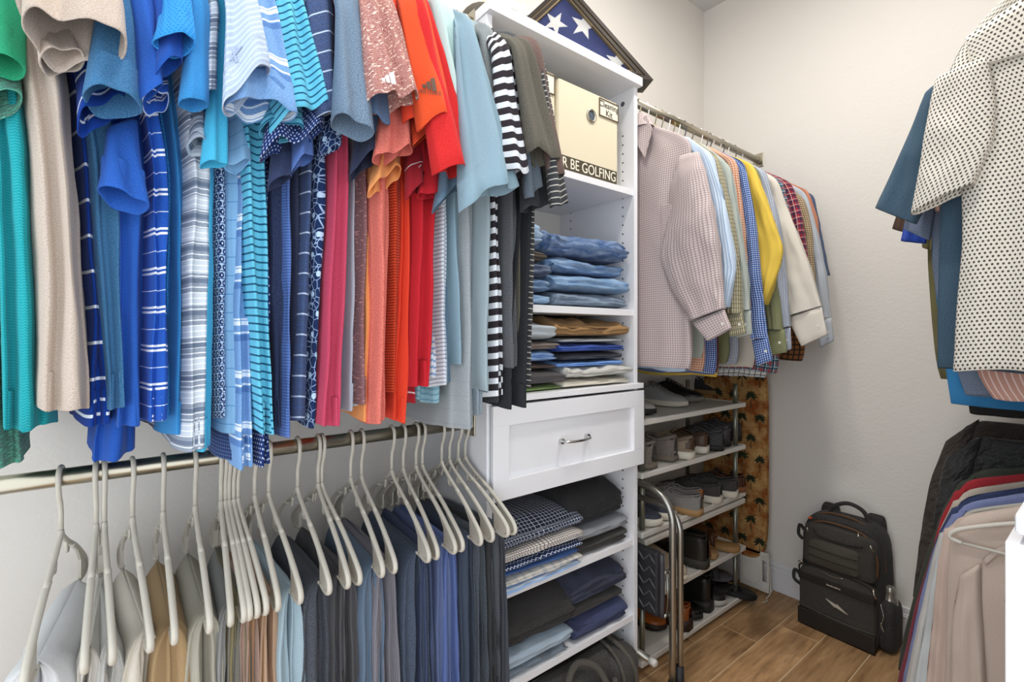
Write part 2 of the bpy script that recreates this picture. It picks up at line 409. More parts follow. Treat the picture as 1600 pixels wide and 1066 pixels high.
# end panel that carries the left rods outside the picture
ep = thing('end_panel', 'white end panel carrying the left rods beside the doorway', 'panel', (0, ROD_Y0-TT, 0)); box('board', .002, TX, 0, TT, 0, 2.15, M_MEL, ep, .001); box('edge_band', TX, TX+.001, 0, TT, 0, 2.15, M_MEL, ep, 0)
ep = thing('end_panel', 'white bracket panel carrying the right upper rod by the wall', 'panel', (1.25, .881, 1.9)); box('board', 0, XR-1.253, 0, TT, 0, .3, M_MEL, ep, .001); box('edge_band', -.001, 0, 0, TT, 0, .3, M_MEL, ep, 0)

# ------------------------------------------------------------------ hangers: meshes are shared by all copies
def hook_pts(r=.0185):
    a = [(r*math.cos(R(d)), r*math.sin(R(d))) for d in range(205, -1, -16)]
    return [(x, 0, z) for x, z in a]+[(r, 0, -.012), (.013, 0, -.03), (.004, 0, -.045), (0, 0, -.06), (0, 0, -.095)]
def hanger_meshes(kind):
    out = {}
    bm = bmesh.new(); add_tube(bm, hook_pts(), .0041 if kind == 'trouser' else .0033, 8); out['hook'] = bm
    wd, dp = (.212, .24) if kind == 'trouser' else (.205, .175)
    for s, nm in ((1, 'arm'), (-1, 'arm')):
        bm = bmesh.new()
        if kind == 'trouser':
            add_tube(bm, arc([(0, 0, -.092), (.012*s, 0, -.106), (.05*s, 0, -.128), (.10*s, 0, -.152)], 4), .0046, 8)
            add_tube(bm, arc([(.085*s, 0, -.147), (.11*s, 0, -.158), (.16*s, 0, -.187), (.2*s, 0, -.214), (wd*s, 0, -.23), (.208*s, 0, -.243), (.19*s, 0, -.247), (.165*s, 0, -.243)], 5), [.0054]*35+[.0048], 9)
            v = [bm.verts.new(p) for p in ((.12*s, .0022, -.165), (.2*s, .0022, -.217), (.208*s, .0022, -.237), (.19*s, .0022, -.245), (.16*s, .0022, -.243), (.158*s, .0022, -.205))]
            v2 = [bm.verts.new((q.co.x, -.0022, q.co.z)) for q in v]
            bm.faces.new(v); bm.faces.new(v2[::-1])
            for i in range(6): bm.faces.new((v[i], v[(i+1) % 6], v2[(i+1) % 6], v2[i]))
            add_tube(bm, arc([(.04*s, 0, -.125), (.043*s, 0, -.142), (.05*s, 0, -.147), (.056*s, 0, -.141)], 3), .003, 7)
        else:
            add_tube(bm, arc([(0, 0, -.092), (.015*s, 0, -.104), (.06*s, 0, -.118), (.12*s, 0, -.14), (.18*s, 0, -.167), (wd*s, 0, -.183), (.21*s, 0, -.197), (.19*s, 0, -.203)], 4), .0046, 8)
        out.setdefault('arm', []).append(bm)
    z = -.246 if kind == 'trouser' else -.203
    bm = bmesh.new(); add_tube(bm, [(-.19, 0, z), (-.1, 0, z), (.1, 0, z), (.19, 0, z)], .0036, 8); out['bar'] = bm
    res = []
    for k, b in out.items():
        for q in (b if isinstance(b, list) else [b]):
            bmesh.ops.recalc_face_normals(q, faces=q.faces); me = bpy.data.meshes.new(k); q.to_mesh(me); q.free(); res.append((k, me))
    return res
HM = {}
def hanger(label, x, y, z, rot, kind, col, group, sx=1.0):
    key = (kind, col)
    if key not in HM:
        ms = hanger_meshes(kind); m = plain('hanger_plastic_'+col, col, .35, 0, .45)
        for _, me in ms: me.materials.append(m)
        HM[key] = ms
    t = thing(kind+'_hanger', label, 'hanger', (x, y, z), rot, group); t.scale = (sx, 1, 1)
    for nm, me in HM[key]:
        o = bpy.data.objects.new(nm, me); COL.objects.link(o); o.parent = t
    return t
# ------------------------------------------------------------------ short-sleeved shirts on the upper rod
# fabric: base colour, patterns, heather, knit
FAB = {
 'bright_green': ('#0f9a6c', (), .1), 'dark_teal_heather': ('#2c7a68', (('fleck', '#5fb59c', 60, 500, .56),), .35),
 'teal': ('#18a0a8', (('zig', '#119099', .007, .0038, .5),), .1, 'herring'), 'beige': ('#bfae9f', (), .28), 'striped_navy_blue': ('#12388a', (('h', '#dfe7f2', .05, .0045),), 0),
 'petrol': ('#1a6a9c', (), .2), 'royal': ('#1557b4', (), .08), 'royal_deep': ('#154ea8', (), .05), 
 'royal_striped': ('#1652b4', (('h', '#eef2fa', .058, .0035), ('h', '#eef2fa', .058, .0035, .12), ('h', '#c8d6f2', .058, .0015, .55)), .05),
 'sky_blue': ('#2f92d8', (('dot', '#1c78c4', .006, .006, .0016, .0016),), .05, 'herring'), 'medium_blue': ('#2684c4', (), .1),
 'dark_fine_striped': ('#4c5566', (('h', '#9aa3b0', .012, .003),), .2),
 'grey_striped': ('#8f9db0', (('h', '#c9d2dc', .05, .02), ('h', '#e8edf2', .0085, .0018), ('h', '#6d7b90', .05, .007, .3)), .25),
 'cyan': ('#35aed6', (), .12), 'geometric': ('#cfe0f0', (('dot', '#1f3563', .013, .013, .005, .005), ('dot', '#dce8f4', .013, .013, .0022, .0022), ('h', '#2a4680', .013, .0016), ('v', '#2a4680', .013, .0016)), 0),
 'light_blue_lined': ('#86b8e0', (('h', '#5f93c6', .03, .0016),), .1), 'pale_heather': ('#a9bad4', (('h', '#bccbe0', .011, .004),), .2),
 'blue_melange': ('#6c9fd8', (('h', '#e4edf6', .085, .003, .0), ('h', '#e4edf6', .085, .007, .1), ('h', '#e4edf6', .085, .003, .26), ('h', '#3f68a8', .085, .01, .4, .6)), .25),
 'cyan_striped': ('#62bfdc', (('h', '#1e5878', .0125, .003),), .05), 'navy_checked': ('#20356c', (('dot', '#b9c6de', .0075, .0075, .0017, .0017),), 0),
 'navy_check_small': ('#1c2c58', (('h', '#49618f', .006, .0015), ('v', '#49618f', .006, .0015)), 0),
 'navy': ('#1f2f56', (), .1), 'periwinkle': ('#5a7cc0', (('h', '#3f5c9e', .005, .0017),), .1), 'navy_black': ('#1b2544', (), .1),
 'navy_striped': ('#27406e', (('h', '#b4c4da', .036, .0028), ('h', '#3d5a8c', .036, .001, .5)), .15),
 'navy_printed': ('#1d2f58', (('cell', '#9db6d8', 75, .04), ('dot', '#b9d3ee', .03, .035, .005, .005)), 0), 'navy_dashed': ('#182446', (('dot', '#a3b2cc', .012, .018, .0014, .005),), 0),
 'steel_heather': ('#557592', (), .35), 'slate_blue': ('#3f6088', (), .2), 'raspberry': ('#bd3558', (), .12), 'pale_grey': ('#b6c0ce', (), .08),
 'coral_melange': ('#b06a5e', (('fleck', '#e6cdbf', 90, 260, .6), ('fleck', '#7e3f3c', 110, 420, .62)), .4), 'maroon_melange': ('#7c3c44', (('fleck', '#c08a86', 60, 260, .62),), .4),
 'peach': ('#ee9e5c', (), .08), 'coral': ('#d4604f', (('fleck', '#da7c70', 260, 500, .52),), .2), 'rust_striped': ('#cc4420', (('h', '#8e2812', .0055, .0019),), .05),
 'red_orange': ('#dd3d1f', (), .06), 'orange': ('#d8491a', (), .06), 'dark_red': ('#9c1424', (('h', '#e4cfd2', .11, .003, .3),), .05), 'crimson': ('#bb1424', (), .05), 'red': ('#c81b1c', (), .06),
 'white_blue_striped': ('#dfe7ef', (('h', '#86a6cc', .014, .005),), 0), 'aqua_striped': ('#86aebb', (('h', '#6a94a6', .012, .004),), .1), 'grey_white_striped': ('#d3d8df', (('h', '#98a3b4', .0085, .0032),), .05),
 'light_blue': ('#839fae', (), .1), 'grey_heather': ('#98a0a4', (('h', '#8b969c', .031, .0012),), .3), 'crinkled_grey': ('#95a3ae', (('fleck', '#8796a4', 200, 40, .55),), .2),
 'mist_blue': ('#97a7ae', (), .08), 'mint': ('#b9d3d0', (), .1), 'slate_denim': ('#53748c', (), .2), 'mid_grey_heather': ('#7d8688', (), .35),
 'black_white_striped': ('#d9dde2', (('h', '#2f2a2e', .027, .0145),), 0), 'black': ('#23252b', (), .1), 'charcoal': ('#3d4148', (), .25), 'charcoal_slate': ('#4a5866', (), .2),
 'jet_black': ('#1d1f24', (), .05), 'olive_black': ('#4b4536', (), .2), 'brown': ('#5a4036', (), .2), 'black_fine_striped': ('#2b2d31', (('h', '#b9b6ae', .0125, .0022),), .1), 'jet_striped': ('#1c1e22', (('h', '#8d9298', .008, .0028),), .05),
}
def FM(k):
    f = FAB[k]; return fabric(k, f[0], f[1], f[2] if len(f) > 2 else 0, f[3] if len(f) > 3 else 'knit')
# each shirt: fabric, label words, body (xl,xr at y 250; xl,xr at the hem; hem y; front x) or None, sleeves (top pair at y, bottom left, bottom right, x, thickness)
SH = [
 ('bright_green', 'bright green short-sleeved shirt at the far left of the upper rod', (-60, -20, -60, -30, 640, .52), [((-60, 0), (44, 0), (-60, 88), (40, 116), .60, .02)]),
 ('dark_teal_heather', 'dark teal heathered shirt whose hem hangs lowest at the far left', (-45, 5, -50, 37, 718, .50), [((-40, 100), (32, 95), (-40, 165), (36, 158), .575, .02)]),
 ('teal', 'teal textured polo shirt hanging left of the beige shirt', (-8, 60, 8, 90, 682, .545), []),
 ('beige', 'beige heathered shirt with a wide draped sleeve', (50, 133, 65, 150, 640, .585), [((40, 0), (195, 0), (33, 45), (197, 92), .655, .034), ((48, 55), (120, 55), (60, 80), (130, 112), .625, .02)]),
 ('striped_navy_blue', 'dark blue shirt with thin white stripes right of the beige shirt', (124, 166, 128, 176, 648, .53), [((118, 120), (195, 110), (118, 205), (196, 160), .60, .016)]),
 ('petrol', 'petrol blue shirt with a curled wide sleeve hem', (140, 192, 160, 204, 648, .545), [((152, 0), (221, 0), (128, 140), (222, 185), .63, .03)]),
 ('royal', 'royal blue shirt with a small folded-back sleeve', (178, 238, 180, 240, 662, .54), [((206, 0), (248, 0), (222, 150), (246, 142), .635, .018), ((165, 205), (215, 190), (162, 285), (222, 335), .59, .02)]),
 ('royal_deep', 'deep royal blue shirt with the lowest hem among the blues', (200, 240, 148, 214, 704, .50), [((246, 0), (286, 0), (243, 118), (283, 104), .645, .02)]),
 ('royal_striped', 'royal blue shirt with paired white stripes down its edge', (242, 268, 232, 272, 666, .56), [((224, 110), (262, 110), (222, 168), (264, 150), .615, .016)]),
 ('sky_blue', 'bright sky blue textured polo with a short sleeve at the top', (262, 285, 258, 286, 640, .51), [((258, 0), (300, 0), (248, 56), (298, 92), .66, .022)]),
 ('medium_blue', 'medium blue polo shirt left of the grey striped shirt', (266, 302, 264, 302, 668, .53), [((296, 0), (327, 0), (281, 158), (322, 172), .645, .022)]),
 ('dark_fine_striped', 'dark shirt with fine grey stripes peeking out below the blues', (270, 300, 240, 285, 682, .49), []),
 ('grey_striped', 'grey shirt with white heathered stripes', (298, 333, 284, 318, 710, .57), [((324, 0), (340, 0), (318, 150), (334, 150), .63, .008), ((298, 190), (334, 180), (295, 228), (336, 252), .60, .018)]),
 ('cyan', 'plain cyan shirt between the grey striped and the patterned shirts', (320, 350, 312, 342, 692, .55), [((334, 0), (356, 0), (320, 262), (348, 270), .615, .016)]),
 ('geometric', 'white shirt with a navy geometric print', (336, 366, 341, 363, 664, .53), []),
 ('light_blue_lined', 'light blue shirt with faint thin lines', (352, 376, 350, 376, 668, .54), [((358, 180), (385, 180), (355, 245), (386, 262), .585, .014)]),
 ('pale_heather', 'pale blue-grey heathered polo with an embossed mark on the sleeve', (366, 384, 364, 384, 650, .51), [((354, 0), (400, 0), (348, 148), (420, 122), .685, .028)]),
 ('navy_check_small', 'dark navy small-check shirt hem below the blue melange shirt', (368, 390, 346, 372, 726, .52), []),
 ('blue_melange', 'blue melange shirt with groups of white stripes', (366, 398, 362, 398, 727, .55), [((372, 0), (424, 0), (348, 172), (460, 182), .66, .03)]),
 ('cyan_striped', 'cyan shirt with narrow dark stripes', (374, 418, 390, 430, 664, .575), [((420, 0), (472, 0), (424, 200), (508, 166), .635, .024), ((418, 150), (470, 150), (404, 205), (472, 205), .618, .02)]),
 ('navy_checked', 'navy shirt with tiny white checks and the lowest hem', (404, 428, 396, 431, 738, .55), [((430, 130), (500, 130), (405, 245), (505, 205), .615, .022)]),
 ('navy', 'plain navy shirt left of the periwinkle shirt', (422, 446, 429, 448, 668, .54), [((428, 200), (460, 200), (420, 292), (456, 272), .60, .02)]),
 ('periwinkle', 'periwinkle blue shirt with fine dark lines', (436, 461, 438, 459, 675, .55), [((458, 190), (485, 190), (456, 275), (489, 252), .605, .018)]),
 ('navy_black', 'blackish navy shirt right of the periwinkle shirt', (456, 476, 454, 477, 652, .53), [((560, 190), (606, 190), (546, 268), (610, 236), .61, .022)]),
 ('navy_striped', 'navy shirt with thin pale horizontal stripes', (474, 500, 462, 488, 655, .55), [((478, 0), (521, 0), (498, 185), (522, 175), .635, .016)]),
 ('navy_printed', 'navy shirt with a pale sketched print', (492, 516, 478, 497, 657, .555), [((504, 150), (530, 150), (500, 250), (528, 232), .605, .014)]),
 ('navy_dashed', 'navy shirt with short pale dashes beside the raspberry shirt', (508, 526, 490, 506, 657, .54), []),
 ('steel_heather', 'steel grey-blue heathered shirt with an open round sleeve', (520, 540, 515, 535, 640, .52), [((524, 0), (562, 0), (523, 182), (575, 210), .67, .034)]),
 ('raspberry', 'raspberry pink shirt among the navy ones', (518, 552, 496, 535, 656, .575), []),
 ('slate_blue', 'slate blue shirt behind the coral melange sleeve', (540, 556, 532, 552, 630, .52), [((556, 0), (600, 0), (562, 185), (606, 198), .64, .022)]),
 ('pale_grey', 'pale grey shirt beside the raspberry shirt', (546, 562, 536, 567, 638, .54), []),
 ('maroon_melange', 'maroon melange shirt left of the peach shirt', (560, 582, 552, 578, 622, .55), []),
 ('coral_melange', 'coral flecked sports shirt with a white triangle mark on the sleeve', (566, 580, 562, 578, 600, .52), [((562, 0), (610, 0), (573, 160), (648, 162), .68, .026)]),
 ('peach', 'peach orange shirt left of the coral heathered shirt', (576, 592, 566, 588, 657, .56), [((584, 240), (620, 240), (574, 306), (626, 274), .60, .018)]),
 ('coral', 'coral red heathered shirt right of the peach shirt', (584, 615, 583, 610, 652, .58), [((600, 120), (640, 120), (582, 248), (643, 240), .63, .024)]),
 ('rust_striped', 'rust red shirt with fine dark stripes', (610, 633, 607, 628, 622, .56), [((636, 150), (668, 150), (644, 222), (682, 205), .64, .02)]),
 ('red_orange', 'red-orange shirt left of the crimson shirt', (622, 644, 607, 640, 654, .55), [((606, 0), (640, 0), (634, 188), (662, 178), .645, .018)]),
 ('orange', 'bright orange sports shirt with a dark printed mark on the sleeve', (630, 645, 622, 640, 600, .52), [((624, 0), (664, 0), (660, 190), (701, 198), .685, .022)]),
 ('dark_red', 'dark red shirt with a thin pale line', (636, 656, 630, 650, 637, .55), [((634, 240), (664, 236), (634, 312), (662, 288), .605, .016)]),
 ('crimson', 'crimson shirt left of the white and blue striped shirt', (650, 690, 638, 672, 602, .58), [((660, 230), (692, 226), (656, 304), (686, 312), .61, .016)]),
 ('red', 'bright red shirt with a wide sleeve and dark shoulder seam', (660, 676, 654, 668, 590, .53), [((640, 0), (667, 0), (680, 272), (744, 252), .69, .026)]),
 ('white_blue_striped', 'white shirt with pale blue stripes beside the crimson shirt', (668, 692, 650, 684, 598, .54), []),
 ('aqua_striped', 'greyish aqua striped shirt below the white striped shirt', (676, 700, 646, 690, 624, .53), []),
 ('mint', 'pale mint shirt beside the bright red shirt', (686, 700, 684, 700, 590, .54), [((672, 2), (704, 10), (722, 290), (754, 250), .675, .016)]),
 ('grey_white_striped', 'pale grey shirt with fine white stripes and a narrow edge', (682, 706, 684, 705, 612, .575), []),
 ('slate_denim', 'denim blue shirt with a curled sleeve hem', (698, 712, 690, 708, 590, .55), [((694, 235), (735, 225), (678, 326), (728, 290), .625, .024)]),
 ('light_blue', 'light blue shirt with the widest sleeve near the tower', (700, 722, 706, 726, 565, .575), [((710, 30), (744, 60), (724, 322), (806, 288), .70, .03)]),
 ('grey_heather', 'light grey heathered shirt with the longest hem near the tower', (716, 748, 716, 745, 680, .585), []),
 ('crinkled_grey', 'crinkled grey shirt right of the grey heathered shirt', (742, 764, 742, 758, 650, .58), []),
 ('mist_blue', 'misty pale blue shirt with a visible shoulder by the tower', (752, 776, 748, 771, 606, .60), [((736, 50), (760, 60), (752, 190), (770, 190), .60, .012)]),
 ('mid_grey_heather', 'mid grey heathered shirt with a seamed sleeve by the tower', (762, 776, 758, 772, 580, .56), [((752, 50), (776, 60), (764, 190), (786, 188), .64, .016)]),
 ('black_white_striped', 'shirt with bold black and white horizontal stripes', (764, 784, 768, 789, 618, .605), [((772, 75), (798, 75), (786, 270), (826, 274), .70, .02)]),
 ('black', 'black shirt hanging just before the tower', (776, 804, 756, 788, 622, .58), [((808, 240), (850, 240), (812, 330), (858, 318), .655, .02)]),
 ('charcoal_slate', 'slate charcoal shirt with a narrow sleeve', (788, 806, 780, 800, 600, .59), [((798, 90), (814, 90), (820, 312), (843, 294), .685, .014)]),
 ('charcoal', 'charcoal grey shirt with a faded lower edge', (792, 814, 790, 812, 568, .625), []),
 ('olive_black', 'dark olive-brown shirt with a straight sleeve', (800, 820, 796, 818, 600, .60), [((800, 72), (826, 74), (826, 240), (865, 252), .715, .022)]),
 ('brown', 'brown shirt with a narrow sleeve near the tower', (808, 826, 800, 822, 600, .605), [((822, 66), (846, 76), (858, 282), (878, 276), .705, .014)]),
 ('jet_black', 'jet black shirt with a hem above the drawer', (806, 836, 784, 823, 628, .615), []),
 ('black_fine_striped', 'black shirt with fine pale stripes nearest the tower', (822, 842, 814, 833, 602, .59), [((836, 82), (847, 86), (860, 324), (884, 318), .71, .012)]),
]
def ORD(n):
    t = 'zero first second third fourth fifth sixth seventh eighth ninth tenth eleventh twelfth thirteenth fourteenth fifteenth sixteenth seventeenth eighteenth nineteenth'.split()
    d = {2: 'twenty', 3: 'thirty', 4: 'forty', 5: 'fifty', 6: 'sixty'}
    return t[n] if n < 20 else (d[n//10][:-1]+'ieth' if n % 10 == 0 else d[n//10]+'-'+t[n % 10])
NSH = len(SH); Y0S, Y1S = -.19, .742
for i, (fab, label, body, sleeves) in enumerate(SH):
    yr = Y0S+(Y1S-Y0S)*(i/(NSH-1))**.92
    m = FM(fab); xf = body[5]
    t = thing('short_sleeved_shirt', label, 'shirt', (RX, yr, ZU), 0, 'short-sleeved shirts on the upper rod')
    hx, hy_, hem = body[2], body[3], body[4]
    A = ax_(xf, (body[0]+body[1])/2, 250); a0, a1 = ax_(xf, body[0], 250)[1], ax_(xf, body[1], 250)[1]
    B = ax_(xf, (hx+hy_)/2, hem); b0, b1 = ax_(xf, hx, hem)[1], ax_(xf, hy_, hem)[1]
    tA, tB = min(.055, max(.008, (a1-a0)/2*1.1)), min(.058, max(.008, (b1-b0)/2*1.1))
    def Y(z):
        if z >= A[2]: return A[1]+(yr-A[1])*min(1, (z-A[2])/(2.05-A[2])) if A[2] < 2.03 else yr
        return A[1]+(B[1]-A[1])*(A[2]-z)/max(.05, A[2]-B[2])
    xb = .072+.006*(i % 3); sx = xf-.30
    rows, T = [], []
    for z, l, r, th in ((2.035, RX-.05, RX+.05, .022), (2.02, RX-.075, RX+.08, .02), (2.0, RX-.12, RX+.135, .014), (1.965, RX-.185, min(xf-.05, RX+.21), .011), (1.915, xb+.01, xf-.01, .011), (1.86, xb, xf, None), (1.75, xb, xf, None), (1.6, xb, xf, None), (1.5, xb, xf, None), (1.4, xb, xf, None), (1.3, xb, xf, None), (B[2], xb, xf, None)):
        if z < B[2]: continue
        f = max(0, min(1, (A[2]-z)/max(.05, A[2]-B[2])))
        wob = .007*noise.noise(Vector((z*4.5, i*7.7, 0)))*f if z < A[2] else 0
        rows.append(((l, yr, z), (r+.008*noise.noise(Vector((z*5, i*3.1, 9))), Y(z)+wob, z-(.012*math.sin(i*2.1) if z == B[2] else 0)))); T.append(th if th else (tA+(tB-tA)*f)*(.75 if z > 1.8 else 1))
    rg = random.Random(i)
    cloth('body', rows, T, m, t, amp=.0035+.002*rg.random(), k=2.4, seed=i, nz=36, N=60, taper=.28, e=.36, e2=.8, pleat=(min(.026, .7*tB), rg.uniform(1.9, 2.7) if tB > .016 else 1.3), wr=.003, wsc=8, wave=.012)
    if yr > .38:                                    # collar stands where the picture shows it
        rows = [((RX-.052, yr-.004, 2.06), (RX+.05, yr-.004, 2.058)), ((RX-.066, yr, 2.035), (RX+.07, yr, 2.03)), ((RX-.08, yr, 2.02), (RX+.105, yr, 2.005))]
        cloth('collar', rows, [.02, .026, .026], m, t, amp=0, seed=i, nz=5, N=28, wr=0, rim=False, cap=False)
    for q, (tl, tr, bl, br, x, th) in enumerate(sleeves):
        PL, PR = ax_(x+.008, *bl), ax_(x-.008, *br); QL, QR = ax_(x-.035, *tl), ax_(x-.045, *tr)
        rows, T = [((RX+.12, yr-.004, 1.995), (RX+.15, yr+.004, 1.99)), ((RX+.20, yr-.010, 1.96), (RX+.23, yr+.012, 1.95))], [.008, .011]
        if QL[2] > 1.97 or q > 0: rows = rows[:1] if q == 0 else []; T = T[:1] if q == 0 else []
        rows += [(QL, QR), ((QL*.5+PL*.5), (QR*.5+PR*.5)), (QL*.12+PL*.88, QR*.12+PR*.88), (PL, PR)]; T += [.012, max(.011, th*.62), th*.95, th]
        wide = np.linalg.norm(PR-PL)
        cloth('sleeve', rows, T, m, t, amp=min(.024, wide*.125), k=(1.0+.5*((i*7+q*3) % 5)/4) if wide > .08 else .85, seed=i*7+q, nz=26, N=60, e=.8, e2=.85, wr=.003, top=.12, wave=.02)
    # the sleeve towards the wall
    rows = [((.10, yr-.006, 1.97), (.13, yr+.006, 1.97)), ((.045, yr-.008, 1.86), (.062, yr+.008, 1.86)), ((.036, yr-.016, 1.74), (.05, yr+.016, 1.74))]
    cloth('sleeve', rows, [.012, .012, .012], m, t, amp=.002, seed=i, nz=8, N=20, wr=0)
    hanger(ORD(i+1)+' hanger from the left on the upper rod, holding a '+fab.replace('_', ' ')+' shirt', RX, yr, ZU, 0, 'shirt', ('#b9b5aa', '#d8d5cc', '#a19c92')[i % 3], 'hangers on the upper rod', .9)
    LABELS[fab] = t

def decal(name, polys, target, mat, off=.0016, sub=3):
    """flat print: pixel polygons laid on the cloth they stand on"""
    me = target.data; M = target.matrix_world if False else None
    from mathutils.bvhtree import BVHTree
    par = inv(target.parent).inverted(); vs = [par @ v.co for v in me.vertices]
    bv = BVHTree.FromPolygons(vs, [tuple(p.vertices) for p in me.polygons])
    V, F = [], []
    for poly in polys:
        n = len(poly)
        if n != 4: continue
        gx = 4; idx = len(V)
        for a in range(gx+1):
            for b in range(3):
                u = a/gx; w = b/2
                px = (1-w)*((1-u)*np.array(poly[0])+u*np.array(poly[1]))+w*((1-u)*np.array(poly[3])+u*np.array(poly[2]))
                d = FW*FPX+RT*(px[0]-800)+UP*(V0-px[1]); d = Vector(d).normalized()
                h, nn, _, _ = bv.ray_cast(Vector(CAM), d)
                if h is None: h = Vector(ax_(.62, *px)); nn = -d
                if nn.dot(d) > 0: nn = -nn
                V.append(h+nn*off)
        for a in range(gx):
            for b in range(2): F.append((idx+a*3+b, idx+(a+1)*3+b, idx+(a+1)*3+b+1, idx+a*3+b+1))
    return mk(name, V, F, mat, target.parent, None, True, True)
def bars(x, y, s, sl=0.0):
    """three slanted bars growing to the right, the sports mark of the sleeves"""
    out = []
    for k, h in enumerate((.36, .66, 1.0)):
        bx = x+k*.36*s; out.append([(bx, y+sl*k*s), (bx+.27*s, y+sl*k*s+.02*s), (bx+.27*s-.30*h*s*.62, y-h*s*.72), (bx-.10*s*h-.1*h*s, y-h*s*.62)])
    return out
def sleeve_of(f): return [c for c in LABELS[f].children if c.name.startswith('sleeve')][0]
decal('print', bars(597, 128, 21, .1), sleeve_of('coral_melange'), plain('print_white', '#efe6df', .6))
decal('print', bars(661, 138, 22, .12), sleeve_of('orange'), plain('print_dark', '#5c4638', .6))
STROKE = {'a': [(0, 0, 1, 0), (1, 0, 1, 1.05), (0, .5, 1, .5), (0, .5, 0, 1), (0, 1, 1, 1)], 'd': [(0, 0, 1, 0), (0, 0, 0, 1), (0, 1, 1, 1), (1, -.7, 1, 1.05)], 'i': [(.5, 0, .5, 1.05), (.5, -.55, .5, -.3)], 's': [(0, 0, 1, 0), (0, 0, 0, .5), (0, .5, 1, .5), (1, .5, 1, 1), (0, 1, 1, 1)]}
def word(s, x, y, w, h, slope):
    out = []; cx = x
    for ch in s:
        for (a, b, c, d) in STROKE[ch]:
            x0, y0, x1, y1 = cx+a*w, y+b*h, cx+c*w, y+d*h; th = .9
            if abs(x1-x0) > abs(y1-y0): q = [(x0-.3, y0-th*.4), (x1+.3, y1-th*.4), (x1+.3, y1+th*.4), (x0-.3, y0+th*.4)]
            else: q = [(x0-th/2, y0), (x0+th/2, y0), (x1+th/2, y1), (x1-th/2, y1)]
            out.append([(p, r+slope*(p-x)) for p, r in q])
        cx += w*1.75 if ch != 'i' else w*1.5
    return out
decal('lettering', word('adidas', 656, 140.5, 3.4, 4.6, .13), sleeve_of('orange'), plain('print_dark', '#5c4638', .6))
fig = [[(357, 96), (361, 95), (372, 84), (368, 83)], [(362, 80), (366, 80), (374, 98), (369, 99)], [(367, 74), (371, 73), (372, 78), (368, 79)], [(370, 82), (378, 72), (380, 74), (372, 84)]]
decal('emblem', fig, sleeve_of('pale_heather'), plain('print_faint', '#98a9c4', .7))
# ------------------------------------------------------------------ trousers folded over hangers on the lower rod
TR = [
 (95, 18, '#d3d4d6', 'white linen', 'crinkled white linen trousers at the far left of the lower rod', 0),
 (150, 128, '#c9c5bd', 'off-white', 'off-white trousers second from the left on the lower rod', 0),
 (163, 188, '#b9b8b4', 'pale grey', 'pale warm grey trousers right of the off-white ones', 0),
 (207, 250, '#d2cbbd', 'cream', 'cream trousers with a smooth crease left of the tan ones', 0),
 (255, 276, '#a3875f', 'tan khaki', 'tan khaki trousers right of the cream ones', 0),
 (305, 328, '#a8a495', 'stone', 'stone coloured trousers right of the tan khaki ones', 0),
 (345, 352, '#8c8d8c', 'mid grey', 'mid grey trousers right of the stone coloured ones', 0),
 (352, 380, '#7f7450', 'olive', 'olive green trousers among the greys', 0),
 (358, 390, '#65625a', 'dark taupe', 'dark taupe trousers just right of the olive ones', 0),
 (365, 404, '#a88d80', 'rosy taupe', 'rosy taupe trousers left of the brown ones', 0),
 (372, 421, '#8b6748', 'brown', 'warm brown trousers at the middle of the lower rod', 0),
 (398, 433, '#b49479', 'sand', 'sand coloured trousers right of the brown ones', 0),
 (420, 474, '#9db4c0', 'pale blue', 'pale blue-grey trousers left of the charcoal ones', 0),
 (465, 515, '#34373d', 'charcoal melange', 'charcoal melange trousers right of the pale blue ones', 1),
 (497, 540, '#3a3a3e', 'iron grey', 'iron grey trousers right of the charcoal melange ones', 0),
 (503, 565, '#4b4a4e', 'faded black', 'faded black trousers left of the slate blue ones', 0),
 (548, 592, '#5a6f86', 'slate blue', 'slate blue trousers at the right half of the lower rod', 0),
 (565, 612, '#5d5b64', 'grey striped', 'grey-brown trousers with fine vertical stripes', 2),
 (612, 665, '#2c3a4e', 'navy slate', 'navy slate trousers left of the blue melange ones', 1),
 (630, 675, '#2f3d60', 'navy', 'navy trousers right of the navy slate ones', 0),
 (650, 706, '#50608c', 'blue melange', 'blue melange trousers with a bright speckled side', 1),
 (660, 718, '#4a5f98', 'soft blue', 'soft blue trousers right of the blue melange ones', 0),
 (690, 745, '#2a374c', 'ink blue', 'ink blue trousers with soft folds left of the dark grey ones', 0),
 (703, 766, '#31383f', 'dark grey', 'dark grey trousers third from the tower', 1),
 (742, 796, '#1f2125', 'black', 'black trousers second from the tower', 0),
 (748, 806, '#363a41', 'charcoal checked', 'charcoal trousers with a faint check nearest the tower', 3),
]
ys = [ax_(RX, a[0], 700)[1] for a in TR]
ys[-2] = .722; ys[-1] = .745; ys[-3] = min(ys[-3], .694)
